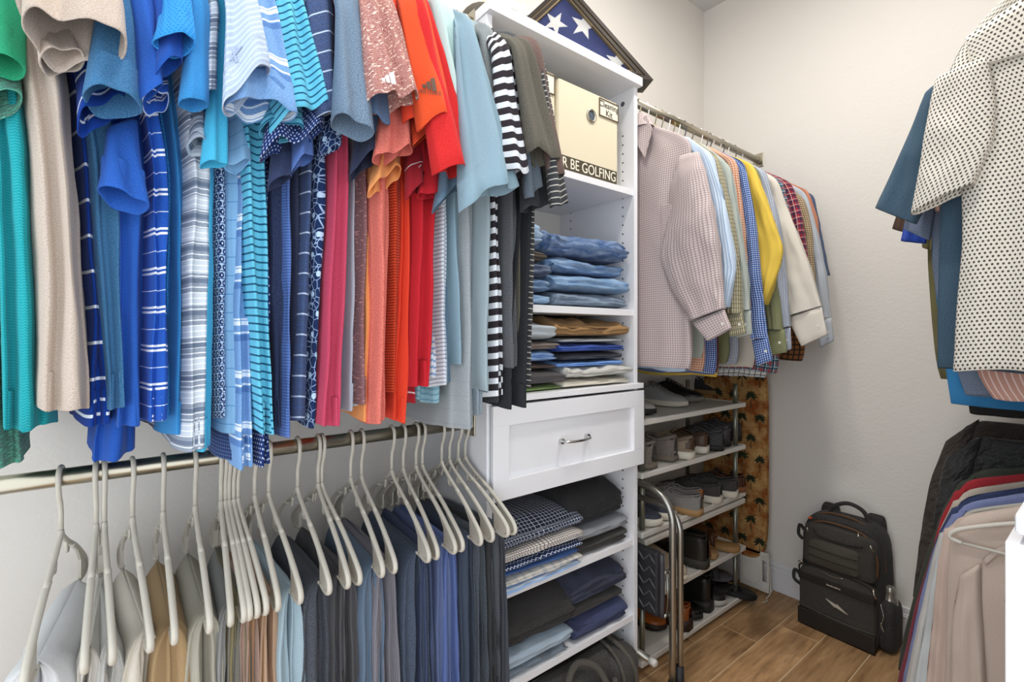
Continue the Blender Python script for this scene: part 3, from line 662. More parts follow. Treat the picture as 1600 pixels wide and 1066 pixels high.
for i, (hu, tu, col, short, label, pat) in enumerate(TR):
    y = ys[i]; ty = ax_(RX+.207, tu, 900)[1]; rz = math.atan2(ty-y, .207)*.62
    if i >= 24: rz = max(min(rz, .05), -.05)
    h = hanger('pale grey clip-notch hanger carrying the '+short+' trousers', RX, y, ZL, rz, 'trouser', '#c3beb2', 'hangers on the lower rod')
    pats = {0: (), 1: (('fleck', '#66748a', 700, 700, .6),), 2: (('v', '#9a98a2', .006, .0018),), 3: (('h', '#555b66', .007, .001), ('v', '#555b66', .007, .001))}[pat]
    m = fabric('trouser_'+short, col, pats, .12, 'weave' if i != 0 else 'knit')
    t = thing('folded_trousers', label, 'trousers', (RX, y, ZL-.246), 0, 'trousers on the lower rod')
    gap = min(.085, max(.03, (ys[min(i+1, len(ys)-1)]-ys[max(i-1, 0)])/2)) if 0 < i < len(TR)-1 else (.075 if i == 0 else .045)
    th = min(.026, max(.0115, gap*.40)); dx, dy = math.cos(rz), math.sin(rz); nx, ny = -dy, dx
    zb = ZL-.246
    for q, (off, le, wx) in enumerate(((-1, .60, .148), (1, .575, .142))):
        rows, T = [], []
        for dz, o, tt, w in ((.0085, .0, .004, wx*.98), (.006, .3, th*.5, wx), (-.003, .55, th*.66, wx), (-.02, .8, th*.78, wx*1.0), (-.06, .9, th*.86, wx*1.02), (-.10, .95, th*.92, wx*1.02), (-.2, 1.0, th*.96, wx*1.05), (-.3, 1.05, th, wx*1.07), (-le, 1.08, th*1.02, wx*1.08)):
            oo = off*o*th*.9; cx, cy = RX+nx*oo+dx*.004, y+ny*oo+dy*.004
            rows.append(((cx-dx*w, cy-dy*w, zb+dz), (cx+dx*w, cy+dy*w, zb+dz))); T.append(tt)
        cloth('trouser_leg', rows, T, m, t, amp=.005 if i else .006, k=2.0, seed=i*3+q+100, nz=34, N=60, taper=.95, e=.3, e2=.7, pleat=(.014, 2.0+.25*((i+q) % 4)), wr=.0035 if i > 3 else (.009, .006, .005, .005)[i], wsc=9 if i > 3 else 15, top=.2, wave=.01)

# ------------------------------------------------------------------ long-sleeved shirts on the corner rod
def FB(k, *a): return fabric(k, *a)
LS = [  # fabric, label, y, hem (z), body front x, sleeve rows, cuff?, hanger colour
 (('pink_gingham', '#cfc3c2', (('h', '#86706f', .0078, .003, 0, .55), ('v', '#86706f', .0078, .003, 0, .55)), 0, 'weave'), 'greyish pink gingham shirt nearest the shelf tower', 1.475, 1.135, .55,
  [((1062, 246), (1092, 238)), ((1052, 290), (1102, 268)), ((1046, 335), (1110, 305)), ((1034, 405), (1121, 375)), ((1052, 455), (1127, 430)), ((1080, 502), (1131, 482))], ((1082, 505), (1132, 484), (1105, 533), (1143, 512)), '#8f8674'),
 (('pale_blue_shirting', '#a9c0dc', (('v', '#dfe9f4', .004, .0014),), .1, 'weave'), 'light blue fine-striped shirt right of the gingham one', 1.525, 1.125, .50,
  [((1094, 252), (1112, 240)), ((1100, 330), (1132, 310)), ((1108, 400), (1152, 420)), ((1120, 445), (1142, 462)), ((1130, 478), (1139, 480))], None, '#b1a993'),
 (('olive_striped_shirt', '#8a8266', (('v', '#cfcab0', .007, .002), ('h', '#55523e', .014, .0015)), .1, 'weave'), 'olive thin-striped shirt beside the light blue one', 1.575, 1.15, .49,
  [((1108, 250), (1122, 245)), ((1126, 340), (1143, 335)), ((1143, 430), (1157, 430)), ((1138, 490), (1158, 490))], ((1138, 490), (1159, 488), (1140, 526), (1166, 520)), '#e6e4de'),
 (('grey_green_shirt', '#b5bab2', (('v', '#93a09c', .005, .0016),), .1, 'weave'), 'pale grey-green shirt with a buttoned cuff', 1.625, 1.165, .50,
  [((1118, 268), (1141, 258)), ((1136, 340), (1153, 335)), ((1152, 430), (1168, 425)), ((1149, 487), (1172, 484))], ((1149, 488), (1173, 485), (1149, 528), (1175, 522)), '#8f8674'),
 (('orange_check_shirt', '#dcc0ae', (('h', '#b86f46', .009, .0025), ('v', '#b86f46', .009, .0025)), 0, 'weave'), 'orange checked shirt showing only a thin strip', 1.67, 1.115, .48,
  [((1138, 255), (1151, 250)), ((1149, 330), (1160, 330)), ((1158, 420), (1168, 420)), ((1160, 480), (1171, 480))], None, '#8f8674'),
 (('blue_check_shirt', '#5b7cbc', (('h', '#e8eef6', .0075, .0018), ('v', '#22386e', .0075, .003)), 0, 'weave'), 'blue and white small-check shirt left of the yellow one', 1.715, 1.10, .50,
  [((1144, 262), (1163, 252)), ((1158, 340), (1179, 335)), ((1166, 430), (1187, 425)), ((1170, 500), (1195, 500)), ((1176, 530), (1199, 528))], ((1175, 532), (1200, 528), (1182, 571), (1207, 562)), '#f0efec'),
 (('maroon_shirt', '#5a1c2a', (), .1, 'weave'), 'maroon shirt whose hem shows below the blue check shirt', 1.75, 1.105, .49, [((1152, 270), (1160, 270)), ((1164, 340), (1172, 340)), ((1172, 420), (1180, 420))], None, '#8f8674'),
 (('yellow_shirt', '#e2c04a', (), .08, 'weave'), 'bright yellow shirt with a bent elbow', 1.785, 1.085, .47,
  [((1156, 262), (1176, 255)), ((1170, 330), (1201, 322)), ((1176, 395), (1226, 392)), ((1182, 432), (1212, 440)), ((1189, 474), (1198, 476))], None, '#f0efec'),
 (('green_olive_shirt', '#7d8058', (), .15, 'weave'), 'olive green shirt with a wide cuff below the yellow sleeve', 1.83, 1.14, .49,
  [((1170, 266), (1186, 262)), ((1188, 400), (1206, 400)), ((1196, 480), (1220, 480)), ((1202, 515), (1222, 515))], ((1200, 517), (1226, 515), (1200, 556), (1230, 550)), '#4a4c50'),
 (('grey_check_shirt', '#c5cad4', (('h', '#7f8aa0', .006, .0016), ('v', '#7f8aa0', .006, .0016)), 0, 'weave'), 'grey fine-check shirt right of the yellow one', 1.885, 1.13, .50,
  [((1176, 272), (1196, 265)), ((1196, 350), (1217, 345)), ((1208, 450), (1230, 440)), ((1213, 515), (1234, 510))], ((1213, 516), (1235, 512), (1219, 550), (1237, 545)), '#6d675c'),
 (('ivory_shirt', '#d9d2c6', (), .05, 'weave'), 'ivory shirt with a broad sleeve and turned cuff', 1.955, 1.12, .53,
  [((1188, 288), (1213, 278)), ((1204, 370), (1238, 345)), ((1214, 440), (1266, 418)), ((1229, 495), (1283, 478))], ((1230, 497), (1284, 480), (1252, 541), (1293, 522)), '#f0efec'),
 (('teal_plaid_shirt', '#4a7c8a', (('h', '#b3404a', .03, .007, 0, .7), ('v', '#b3404a', .03, .007, 0, .7), ('h', '#dfe6e6', .03, .002, .4), ('v', '#dfe6e6', .03, .002, .4), ('h', '#23324e', .03, .006, .6, .7), ('v', '#23324e', .03, .006, .6, .7)), 0, 'weave'), 'teal and pink plaid shirt with a hem below the ivory cuff', 2.0, 1.105, .60,
  [((1206, 288), (1223, 283)), ((1222, 340), (1236, 335)), ((1236, 410), (1250, 410))], None, '#6d675c'),
 (('red_plaid_shirt', '#9c2f3c', (('h', '#22324c', .026, .008, 0, .7), ('v', '#22324c', .026, .008, 0, .7), ('h', '#d8c9c2', .026, .0016, .5), ('v', '#d8c9c2', .026, .0016, .5)), 0, 'weave'), 'red and navy plaid shirt behind the ivory one', 2.05, 1.12, .52,
  [((1210, 287), (1236, 284)), ((1228, 340), (1252, 330)), ((1243, 420), (1264, 420)), ((1250, 500), (1272, 500))], None, '#d9d6cf'),
 (('window_plaid_shirt', '#e0dfda', (('h', '#2b2f3a', .022, .003), ('v', '#2b2f3a', .022, .003), ('h', '#9aa3b2', .022, .007, .4, .5)), 0, 'weave'), 'white shirt with black window-pane plaid hem', 2.03, 1.075, .545, [((1206, 300), (1215, 300)), ((1220, 350), (1228, 350)), ((1232, 410), (1240, 410))], None, '#4a4c50'),
 (('tan_check_shirt', '#c3b49a', (('h', '#7a6240', .009, .003), ('v', '#7a6240', .009, .003)), 0, 'weave'), 'tan small-check shirt near the back wall', 2.11, 1.1, .54,
  [((1238, 312), (1256, 310)), ((1250, 360), (1269, 360)), ((1256, 420), (1273, 420)), ((1258, 480), (1276, 480))], None, '#d9d6cf'),
 (('brown_plaid_shirt', '#8a5a34', (('h', '#2f2a26', .02, .005), ('v', '#2f2a26', .02, .005)), 0, 'weave'), 'brown plaid shirt showing its hem near the back wall', 2.14, 1.15, .64, [((1246, 330), (1256, 330)), ((1258, 380), (1268, 380))], None, '#4a4c50'),
 (('pale_steel_shirt', '#b9c0c9', (), .1, 'weave'), 'pale steel grey shirt with a long sleeve near the back wall', 2.18, 1.14, .56,
  [((1238, 303), (1259, 300)), ((1254, 370), (1277, 362)), ((1268, 440), (1292, 435)), ((1276, 500), (1298, 495))], ((1276, 502), (1299, 497), (1281, 543), (1303, 532)), '#f0efec'),
 (('salmon_shirt', '#cf8566', (), .1, 'weave'), 'salmon shirt edge close to the back wall', 2.25, 1.15, .53, [((1252, 302), (1263, 298)), ((1268, 350), (1277, 350)), ((1277, 420), (1286, 420))], None, '#6d675c'),
 (('navy_oxford_shirt', '#46597c', (), .15, 'weave'), 'navy oxford shirt last on the corner rod', 2.31, 1.16, .56, [((1257, 308), (1271, 305)), ((1272, 370), (1284, 368)), ((1286, 430), (1296, 430))], None, '#d9d6cf'),
]
for i, (fb, label, y, hem, xf, sl, cuff, hc) in enumerate(LS):
    m = FB(*fb); t = thing('long_sleeved_shirt', label, 'shirt', (RX, y, ZU), 0, 'long-sleeved shirts on the corner rod')
    hero = i == 0; th = .022 if hero else .013
    rows, T, cx = [], [], RX+(.032 if hero else 0)
    for z, l, r, tt in ((2.005, cx-.045, cx+.05, .02), (1.99, cx-.075, cx+.085, .018), (1.968, RX-.12, RX+.14, .012), (1.935, RX-.19, RX+.205, .010), (1.885, RX-.235, RX+.255, .010), (1.8, RX-.24, min(xf+.02, RX+.24), th*.8), (1.6, RX-.225, xf-.02, th), (1.4, RX-.228, xf-.01, th), (hem+.02, RX-.23, xf, th), (hem, RX-.23, xf-.01, th)):
        rows.append(((l, y, z), (r, y+.004, z))); T.append(tt)
    cloth('body', rows, T, m, t, amp=.007 if hero else .004, k=3, seed=200+i, nz=40, N=72 if hero else 44, taper=.9, e=.5, e2=.6, wr=.0045, wsc=10, wave=.015)
    ny = y-(.022 if hero else .012)
    r2 = []
    for j, (a, b) in enumerate(sl):
        yj = y-(((.002, .012, .02)+(.024,)*9)[j] if hero else .012); r2.append((ay_(yj, *a), ay_(yj-.004, *b)))
    top = [((RX+.17, y-.006, 1.945), (RX+.215, y-.002, 1.925))] if not hero else []
    tl = [.006]*len(top)+[.010]+[.02 if hero else .014]*(len(r2)-1)
    cloth('sleeve', top+r2, tl, m, t, amp=.004, k=1.6, seed=300+i, nz=32, N=52, e=.7, wr=.0085 if hero else .006, wsc=13, rim=cuff is None)
    if cuff:
        a, b, c, d = cuff; q = ny-.001
        cu = cloth('cuff', [(ay_(q, *a), ay_(q, *b)), (ay_(q, *c), ay_(q, *d))], [.010 if hero else .008]*2, m, t, amp=.002, k=1, seed=400+i, nz=6, N=28, e=.7, wr=0)
        p = ay_(q-.02, c[0]*.3+d[0]*.7-3, (c[1]*.3+d[1]*.7)*.55+(a[1]*.3+b[1]*.7)*.45)
        bm = bmesh.new(); add_disc(bm, p, .0045, .0045, (.25, -1, 0), .002, 10); from_bm('button', bm, plain('shirt_button', '#d8d4cc', .3), cu, world=True)
    rows = [((RX-.15, y-.004, 1.94), (RX-.12, y+.004, 1.962)), ((RX-.25, y-.008, 1.82), (RX-.19, y+.008, 1.83)), ((RX-.25, y-.008, 1.5), (RX-.19, y+.008, 1.5)), ((RX-.25, y-.008, 1.3), (RX-.20, y+.008, 1.3))]
    cloth('sleeve', rows, [.006, .01, .012, .012], m, t, amp=.002, seed=i, nz=10, N=20, wr=0)
    c0 = y-.008 if hero else y
    rows = [((cx-.045, c0-.004, 2.045), (cx+.045, c0+.006, 2.043)), ((cx-.06, c0-.01, 2.02), (cx+.062, c0, 2.015)), ((cx-.075, c0-.014, 1.995), (cx+.082, c0-.004, 1.985))]
    cloth('collar', rows, [.022, .03, .034] if hero else [.015, .02, .022], m, t, amp=0, seed=i, nz=6, N=28, wr=0, rim=False, cap=False)
    if hero:                                         # button placket, collar points, chest pocket
        yy = y-.027
        for s, nm in ((-1, 'collar_point'), (1, 'collar_point')):
            P = [(cx+.018*s, yy-.012, 2.0), (cx+.062*s, yy-.006, 2.025), (cx+.09*s, yy-.010, 1.965), (cx+.066*s, yy-.02, 1.87), (cx+.03*s, yy-.02, 1.935)]
            V = P+[(a, b+.004, c) for a, b, c in P]; n = 5
            mk(nm, V, [tuple(range(n)), tuple(range(2*n-1, n-1, -1))]+[(k, (k+1) % n, n+(k+1) % n, n+k) for k in range(n)], m, t, [(V[k][0], V[k][2]) for f in ([tuple(range(n)), tuple(range(2*n-1, n-1, -1))]+[(k, (k+1) % n, n+(k+1) % n, n+k) for k in range(n)]) for k in f], False, True)
        pl = cloth('placket', [((RX-.012, yy, 1.95), (RX+.02, yy-.002, 1.95)), ((RX-.012, yy-.006, 1.7), (RX+.02, yy-.008, 1.7)), ((RX-.012, yy-.008, hem+.01), (RX+.02, yy-.01, hem+.01))], [.003]*3, m, t, amp=0, nz=8, N=16, wr=0, e=.4)
        for k in range(7):
            bm = bmesh.new(); add_disc(bm, (RX+.004, yy-.006-.005*min(1, k/3), 1.90-k*.11), .0055, .0055, (.05, -1, 0), .003, 12); from_bm('button', bm, plain('shirt_button', '#d8d4cc', .3), pl, world=True)
        pk = [ay_(y-.031, u, v) for u, v in ((1033, 320), (1062, 318), (1060, 385), (1048, 396), (1035, 388))]
        V = [tuple(p) for p in pk]+[(p[0], p[1]+.01, p[2]) for p in pk]; F = [tuple(range(5)), tuple(range(9, 4, -1))]+[(k, (k+1) % 5, 5+(k+1) % 5, 5+k) for k in range(5)]
        mk('pocket', V, F, m, t, [(V[k][0], V[k][2]) for f in F for k in f], False, True)
    hanger(('wooden-toned', 'pale plastic', 'dark plastic')[0 if hc in ('#8f8674', '#b1a993', '#6d675c') else 2 if hc == '#4a4c50' else 1]+' hanger on the corner rod inside the '+' '.join(label.split(' shirt')[0].split()[:5])+' shirt', RX, y, ZU, 0, 'shirt', hc, 'hangers on the corner rod', .55)
# ------------------------------------------------------------------ things in and on the shelf tower
def folded(label, mat, x0, x1, y0, y1, z0, z1, layers=2, seed=0, bulge=.006, group=None, top=0.0, rz=0.0, cat='clothes', name='folded_trousers', droop=0.0, part='fold', wav=7):
    t = thing(name, label, cat, ((x0+x1)/2, (y0+y1)/2, z0), rz, group)
    a, b, h = (x1-x0)/2, (y1-y0)/2, z1-z0; layers = max(layers, 2 if h > .024 else 1)+(1 if h > .07 else 0)
    NY, NT_ = 26, 52; V, F, uv = [], [], []
    ths = [2*math.pi*k/NT_ for k in range(NT_)]
    for i in range(NY+1):
        s = -1+2*i/NY; ss = math.copysign(abs(s)**.8, s)
        e = (1-abs(ss)**7)**.5 if abs(ss) < 1 else 0
        e = .80+.20*e
        for th in ths:
            c, q = math.cos(th), math.sin(th)
            zr = .5+.5*math.copysign(abs(q)**.6, q)*e
            zz_ = min(1, max(0, zr+.06*noise.noise(Vector((s*2.2+seed, seed*1.3, 0)))))**(.8+.5*((seed*7) % 5)/5)
            lobe = abs(math.sin(math.pi*layers*zz_))**.45
            xx = a*math.copysign(abs(c)**.42, c)*(1-.03*(1-e))-(1-lobe)*.014*(1 if abs(c) > .3 else 0)*math.copysign(1, c)
            yy = b*ss-(1-lobe)*.012*math.copysign(1, ss)*max(0, abs(ss)-.8)/.2-.012*math.copysign(1, ss)*(1-abs(q)**.5*0-abs(c)**.3)*max(0, abs(ss)-.9)/.1
            n = noise.noise(Vector((xx*wav+seed*3.7, yy*wav, zr*2+seed)))
            n2 = noise.noise(Vector((xx*wav*2.6+seed*1.7, yy*wav*2.6, zr*3)))
            n3 = 1-2.4*abs(noise.noise(Vector((xx*wav*1.3-seed, yy*wav*2.2+seed, zr*2.5))))
            z = h*zr+(n*bulge+n2*bulge*.5+max(-.3, n3)*bulge*.45)*(.25+.75*zr)*(1 if zr > .1 else 0)
            z -= droop*max(0, xx/a)**3*zr*.6
            xx += (n2*.007+n*.008+max(-.3, n3)*.004)*abs(c); yy += n*.008*abs(ss)
            if top: z += top*max(0, 1-(xx/a)**2)*max(0, 1-(yy/b)**2)*zr
            V.append((xx, yy, max(.0003, z)))
    for i in range(NY):
        for k in range(NT_):
            k2 = (k+1) % NT_; F.append((i*NT_+k, i*NT_+k2, (i+1)*NT_+k2, (i+1)*NT_+k))
            per = 2*(a*2+h)
            for (ii, kk) in ((i, k), (i, k+1), (i+1, k+1), (i+1, k)): 
                th = 2*math.pi*kk/NT_; uu = a*math.copysign(abs(math.cos(th))**.42, math.cos(th)); vv = h*.5*math.sin(th)
                uv.append((V[ii*NT_][1] if False else (-1+2*ii/NY)*b, uu*(1 if math.sin(th) >= 0 else -1)-vv))
    F.append(tuple(range(NT_-1, -1, -1))); uv += [(V[k][0], V[k][2]) for k in range(NT_-1, -1, -1)]
    F.append(tuple(NY*NT_+k for k in range(NT_))); uv += [(V[k][0], V[k][2]) for k in range(NT_)]
    mk('cloth', V, F, mat, t, uv)
    # the turned-under edge that shows along the front of the fold
    if layers < 2: return t
    zz = h/layers
    pts = [(a-.010+.004*noise.noise(Vector((seed, k*1.1, 2))), b*(-.86+1.72*k/12), zz*1.0+.003*noise.noise(Vector((seed, k*.9, 0)))) for k in range(13)]
    bm = bmesh.new(); add_tube(bm, pts, .0035, 6)
    bmesh.ops.recalc_face_normals(bm, faces=bm.faces); me = bpy.data.meshes.new('hem_edge'); bm.to_mesh(me); bm.free()
    me.uv_layers.new(name='UVMap'); link('hem_edge', me, mat, t)
    return t
def denim(k, base, wash=.25): return fabric('denim_'+k, base, (('wash', '#b4c8dc', 14, 26, .55),), wash, 'weave')
DK = fabric
stack = [
 # shelf with jeans: right pile, bottom to top
 ('grey-blue washed jeans at the bottom of the right jeans pile', denim('grey', '#5d738c'), .05, .362, 1.035, 1.372, 1.335, .05, 2, 'jeans on the shelf'),
 ('light blue jeans second from the bottom of the right jeans pile', denim('light', '#5f8bb8'), .05, .366, 1.030, 1.385, 1.385, .058, 2, 'jeans on the shelf'),
 ('mid blue jeans third from the bottom of the right jeans pile', denim('mid', '#4674a6'), .05, .35, 1.022, 1.36, 1.443, .052, 2, 'jeans on the shelf'),
 ('dark blue jeans on top of the right jeans pile', denim('dark', '#2f5488', .15), .05, .362, 1.015, 1.375, 1.495, .075, 1, 'jeans on the shelf'),
 ('pale blue jeans at the bottom of the left jeans pile', denim('pale', '#7ba0c6'), .05, .35, .79, 1.015, 1.335, .04, 2, 'jeans on the shelf'),
 ('blue jeans second from the bottom of the left jeans pile', denim('blue', '#48709c'), .05, .352, .79, 1.018, 1.375, .045, 2, 'jeans on the shelf'),
 ('indigo grey jeans third from the bottom of the left jeans pile', denim('indigo', '#414c6a', .1), .05, .35, .79, 1.016, 1.42, .048, 1, 'jeans on the shelf'),
 ('black and brown trousers with belt loops in the left jeans pile', DK('black_brown', '#3a332d', (('h', '#8f7f64', .017, .003),), .1, 'weave'), .05, .345, .79, 1.012, 1.468, .045, 3, 'jeans on the shelf'),
 ('crumpled faded blue jeans on top of the left jeans pile', denim('faded', '#7f9fc0', .35), .05, .345, .79, 1.0, 1.513, .085, 1, 'jeans on the shelf'),
 # counter: right pile
 ('cream trousers at the bottom of the right counter pile', DK('cream_t', '#d5cfc0', (), .08, 'weave'), .04, .372, 1.055, 1.375, 1.078, .03, 2, 'folded clothes on the counter'),
 ('pale grey crumpled trousers in the right counter pile', DK('pale_grey_t', '#c3c2bc', (), .1, 'weave'), .04, .378, 1.07, 1.39, 1.108, .034, 1, 'folded clothes on the counter'),
 ('light blue trousers in the right counter pile', DK('light_blue_t', '#6f9ce0', (), .1, 'weave'), .05, .36, 1.05, 1.36, 1.142, .022, 2, 'folded clothes on the counter'),
 ('charcoal trousers in the right counter pile', DK('charcoal_t', '#3a3d48', (), .1, 'weave'), .05, .358, 1.06, 1.362, 1.164, .026, 1, 'folded clothes on the counter'),
 ('royal blue trousers in the right counter pile', DK('royal_t', '#2f4fa6', (), .1, 'weave'), .05, .36, 1.045, 1.365, 1.19, .03, 2, 'folded clothes on the counter'),
 ('light grey trousers under the tan ones on the counter', DK('light_grey_t', '#9ba0a4', (), .15, 'weave'), .05, .355, 1.06, 1.36, 1.22, .02, 2, 'folded clothes on the counter'),
 ('tan brown trousers crumpled on top of the right counter pile', DK('tan_t', '#94703f', (), .15, 'weave'), .04, .362, 1.03, 1.375, 1.24, .062, 1, 'folded clothes on the counter'),
 ('green trousers at the bottom of the left counter pile', DK('green_t', '#7e9a58', (), .1, 'weave'), .05, .362, .79, 1.05, 1.078, .018, 1, 'folded clothes on the counter'),
 ('dark grey trousers low in the left counter pile', DK('dark_grey_t', '#4a4648', (), .12, 'weave'), .05, .375, .79, 1.062, 1.096, .045, 1, 'folded clothes on the counter'),
 ('brown trousers in the middle of the left counter pile', DK('brown_t', '#4c3a30', (), .12, 'weave'), .05, .35, .79, 1.04, 1.141, .022, 1, 'folded clothes on the counter'),
 ('bright denim blue trousers in the left counter pile', denim('bright', '#5f8cc8'), .05, .355, .79, 1.04, 1.163, .036, 1, 'folded clothes on the counter'),
 ('taupe trousers near the top of the left counter pile', DK('taupe_t', '#7d7069', (), .12, 'weave'), .05, .36, .79, 1.045, 1.199, .03, 1, 'folded clothes on the counter'),
 ('pale grey-blue trousers rounded on top of the left counter pile', DK('mist_t', '#b3bcc2', (), .1, 'weave'), .06, .36, .79, 1.035, 1.229, .055, 1, 'folded clothes on the counter'),
 # shelf under the drawer
 ('light blue shirt at the bottom of the left pile under the drawer', DK('lb_check', '#9dbbe6', (('h', '#e6eef8', .02, .006),), 0, 'weave'), .04, .385, .80, 1.115, .527, .016, 1, 'folded clothes under the drawer'),
 ('cream plaid shirt in the left pile under the drawer', DK('cream_plaid', '#d8d2c6', (('h', '#a2a7b0', .028, .009, 0, .6), ('v', '#a2a7b0', .028, .009, 0, .6)), 0, 'weave'), .04, .385, .80, 1.12, .543, .022, 2, 'folded clothes under the drawer'),
 ('plain mid blue shirt in the left pile under the drawer', DK('mb_shirt', '#3f66a8', (), .1, 'weave'), .04, .375, .80, 1.12, .565, .018, 1, 'folded clothes under the drawer'),
 ('navy shirt with white crosses in the left pile under the drawer', DK('cross', '#26365e', (('zig', '#dfe6f0', .014, .014, .16),), 0, 'weave'), .04, .38, .80, 1.13, .583, .022, 1, 'folded clothes under the drawer'),
 ('white shirt with tan grid in the left pile under the drawer', DK('tan_grid', '#ded8cf', (('h', '#5c5560', .0095, .0022), ('v', '#5c5560', .0095, .0022)), 0, 'weave'), .04, .382, .80, 1.135, .605, .034, 1, 'folded clothes under the drawer'),
 ('navy grid-check shirt on top of the left pile under the drawer', DK('navy_grid', '#252c3f', (('h', '#c5ccd8', .0125, .0016), ('v', '#c5ccd8', .0125, .0016)), 0, 'weave'), .04, .372, .80, 1.14, .639, .06, 1, 'folded clothes under the drawer'),
 ('black olive trousers at the bottom of the right pile under the drawer', DK('black_olive_t', '#35332e', (), .15, 'weave'), .04, .36, 1.10, 1.372, .527, .05, 2, 'folded clothes under the drawer'),
 ('mid grey crinkled trousers in the right pile under the drawer', DK('mid_grey_t', '#85888e', (), .12, 'weave'), .04, .365, 1.12, 1.378, .577, .04, 1, 'folded clothes under the drawer'),
 ('black jacket bunched on top of the right pile under the drawer', DK('black_j', '#1b1b1e', (), .1, 'weave'), .05, .35, 1.10, 1.365, .617, .12, 1, 'folded clothes under the drawer'),
 # lowest shelf
 ('grey denim trousers at the bottom of the left pile on the lowest shelf', denim('greyish', '#6a7580'), .04, .36, .80, 1.08, .262, .026, 1, 'folded clothes on the lowest shelf'),
 ('pale blue jeans under the black fleece on the lowest shelf', denim('ice', '#a3b6c6', .3), .04, .368, .80, 1.10, .288, .05, 2, 'folded clothes on the lowest shelf'),
 ('black fleece on top of the left pile on the lowest shelf', DK('black_f', '#221f1f', (), .15, 'pile'), .04, .365, .80, 1.11, .338, .12, 1, 'folded clothes on the lowest shelf'),
 ('navy blue sweater at the bottom of the right pile on the lowest shelf', DK('navy_sw', '#2a3566', (), .2, 'pile'), .05, .362, 1.12, 1.375, .262, .07, 1, 'folded clothes on the lowest shelf'),
 ('dark olive-grey trousers in the right pile on the lowest shelf', DK('olive_grey_t', '#393634', (), .15, 'weave'), .05, .35, 1.10, 1.36, .332, .045, 1, 'folded clothes on the lowest shelf'),
 ('midnight navy jacket on top of the right pile on the lowest shelf', DK('midnight_t', '#20283f', (), .12, 'weave'), .05, .362, 1.09, 1.37, .377, .085, 1, 'folded clothes on the lowest shelf'),
]
for i, (lb, m, x0, x1, y0, y1, z, h, ly, gp) in enumerate(stack):
    nm = 'folded_jeans' if 'jeans' in lb.split(' at ')[0].split(' in ')[0] else 'folded_shirt' if 'shirt' in lb else 'folded_jacket' if 'jacket' in lb else 'folded_sweater' if ('fleece' in lb or 'sweater' in lb) else 'folded_trousers'
    crumple = any(w in lb for w in ('crumpled', 'bunched', 'tan brown', 'dark blue jeans', 'midnight'))
    folded(lb, m, x0, x1, y0, y1, z+.0006, z+h-.0006, ly, i+3, .016 if crumple else min(.007, h*.16), gp, 0, rz=R(rnd.uniform(-2, 2)), name=nm, droop=.05 if h > .055 and not 'jeans' in lb else .012, wav=9 if crumple else 6)

# two canvas boxes on the upper shelf
M_CANVAS = fabric('cream_canvas', '#ddd3b9', (), .05, 'weave', uvmap=False)
def canvas_box(label, y0, y1, x1, h, tagtext, tw_, band, lab_y):
    z0 = 1.758; t = thing('storage_box', label, 'box', (0, 0, z0), 0)
    bm = bmesh.new(); add_box(bm, .07, x1, y0, y1, .0005, h, .008)
    for v in bm.verts:
        n = noise.noise(Vector((v.co.x*9, v.co.y*9, v.co.z*9)))
        v.co.x += n*.002
    from_bm('body', bm, M_CANVAS, t)
    ym = y0+(y1-y0)*.52
    bm = bmesh.new(); add_tube(bm, [Vector((x1+.001, ym+.019*math.cos(a), h*.72+.019*math.sin(a))) for a in [2*math.pi*k/20 for k in range(21)]], .0042, 8, False)
    from_bm('grommet', bm, M_STEEL, t, True)
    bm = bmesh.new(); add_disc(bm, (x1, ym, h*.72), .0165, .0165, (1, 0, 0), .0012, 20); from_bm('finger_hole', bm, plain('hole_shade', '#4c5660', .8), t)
    fr = thing('label_holder', None, None, (x1, lab_y, h*.865)); fr.parent = t
    bm = bmesh.new()
    a, b = tw_/2, .03
    for q in ((-a, a, b-.003, b), (-a, a, -b, -b+.003), (-a, -a+.003, -b, b), (a-.003, a, -b, b)): add_box(bm, 0, .004, *q, .0006)
    from_bm('frame', bm, plain('aged_metal', '#7c6e58', .4, .8), fr); box('card', .0, .0018, -a+.002, a-.002, -b+.002, b-.002, plain('card_paper', '#e2dccb', .8), fr, 0)
    mt = plain('ink_dark', '#3a352e', .8)
    for k, ln in enumerate(tagtext): text('lettering', ln, .0285, (.0024, 0, .012-.026*k) if len(tagtext) > 1 else (.0024, a*.35, 0), (R(90), 0, R(90)), mt, fr)
    if band:
        box('band', x1-.001, x1+.0018, y0+.004, y1-.009, .004, .052, plain('band_brown', '#4a4232', .8), t, .0004)
        lt = text('lettering', 'R BE GOLFING', .046, (0, 0, 0), (R(90), 0, R(90)), plain('band_letter', '#efe8d6', .8), t, align='RIGHT')
        w_ = max(v.co.y for v in lt.data.vertices)-min(v.co.y for v in lt.data.vertices); lt.data.transform(Matrix.Translation((x1+.0024, y1-.014, .029)) @ Matrix.Diagonal((1, .252/w_, 1, 1)))
    else:
        box('band', x1-.001, x1+.0018, y0+.004, y1-.004, .004, .052, plain('band_brown', '#4a4232', .8), t, .0004)
    return t
canvas_box('cream canvas box with a metal grommet and a dark lettered band', 1.054, 1.338, .35, .292, ('Cleaning', 'Kit'), .098, True, 1.288)
canvas_box('cream canvas box mostly hidden behind the black striped shirt', .80, 1.045, .345, .30, ('sc',), .11, False, .985)

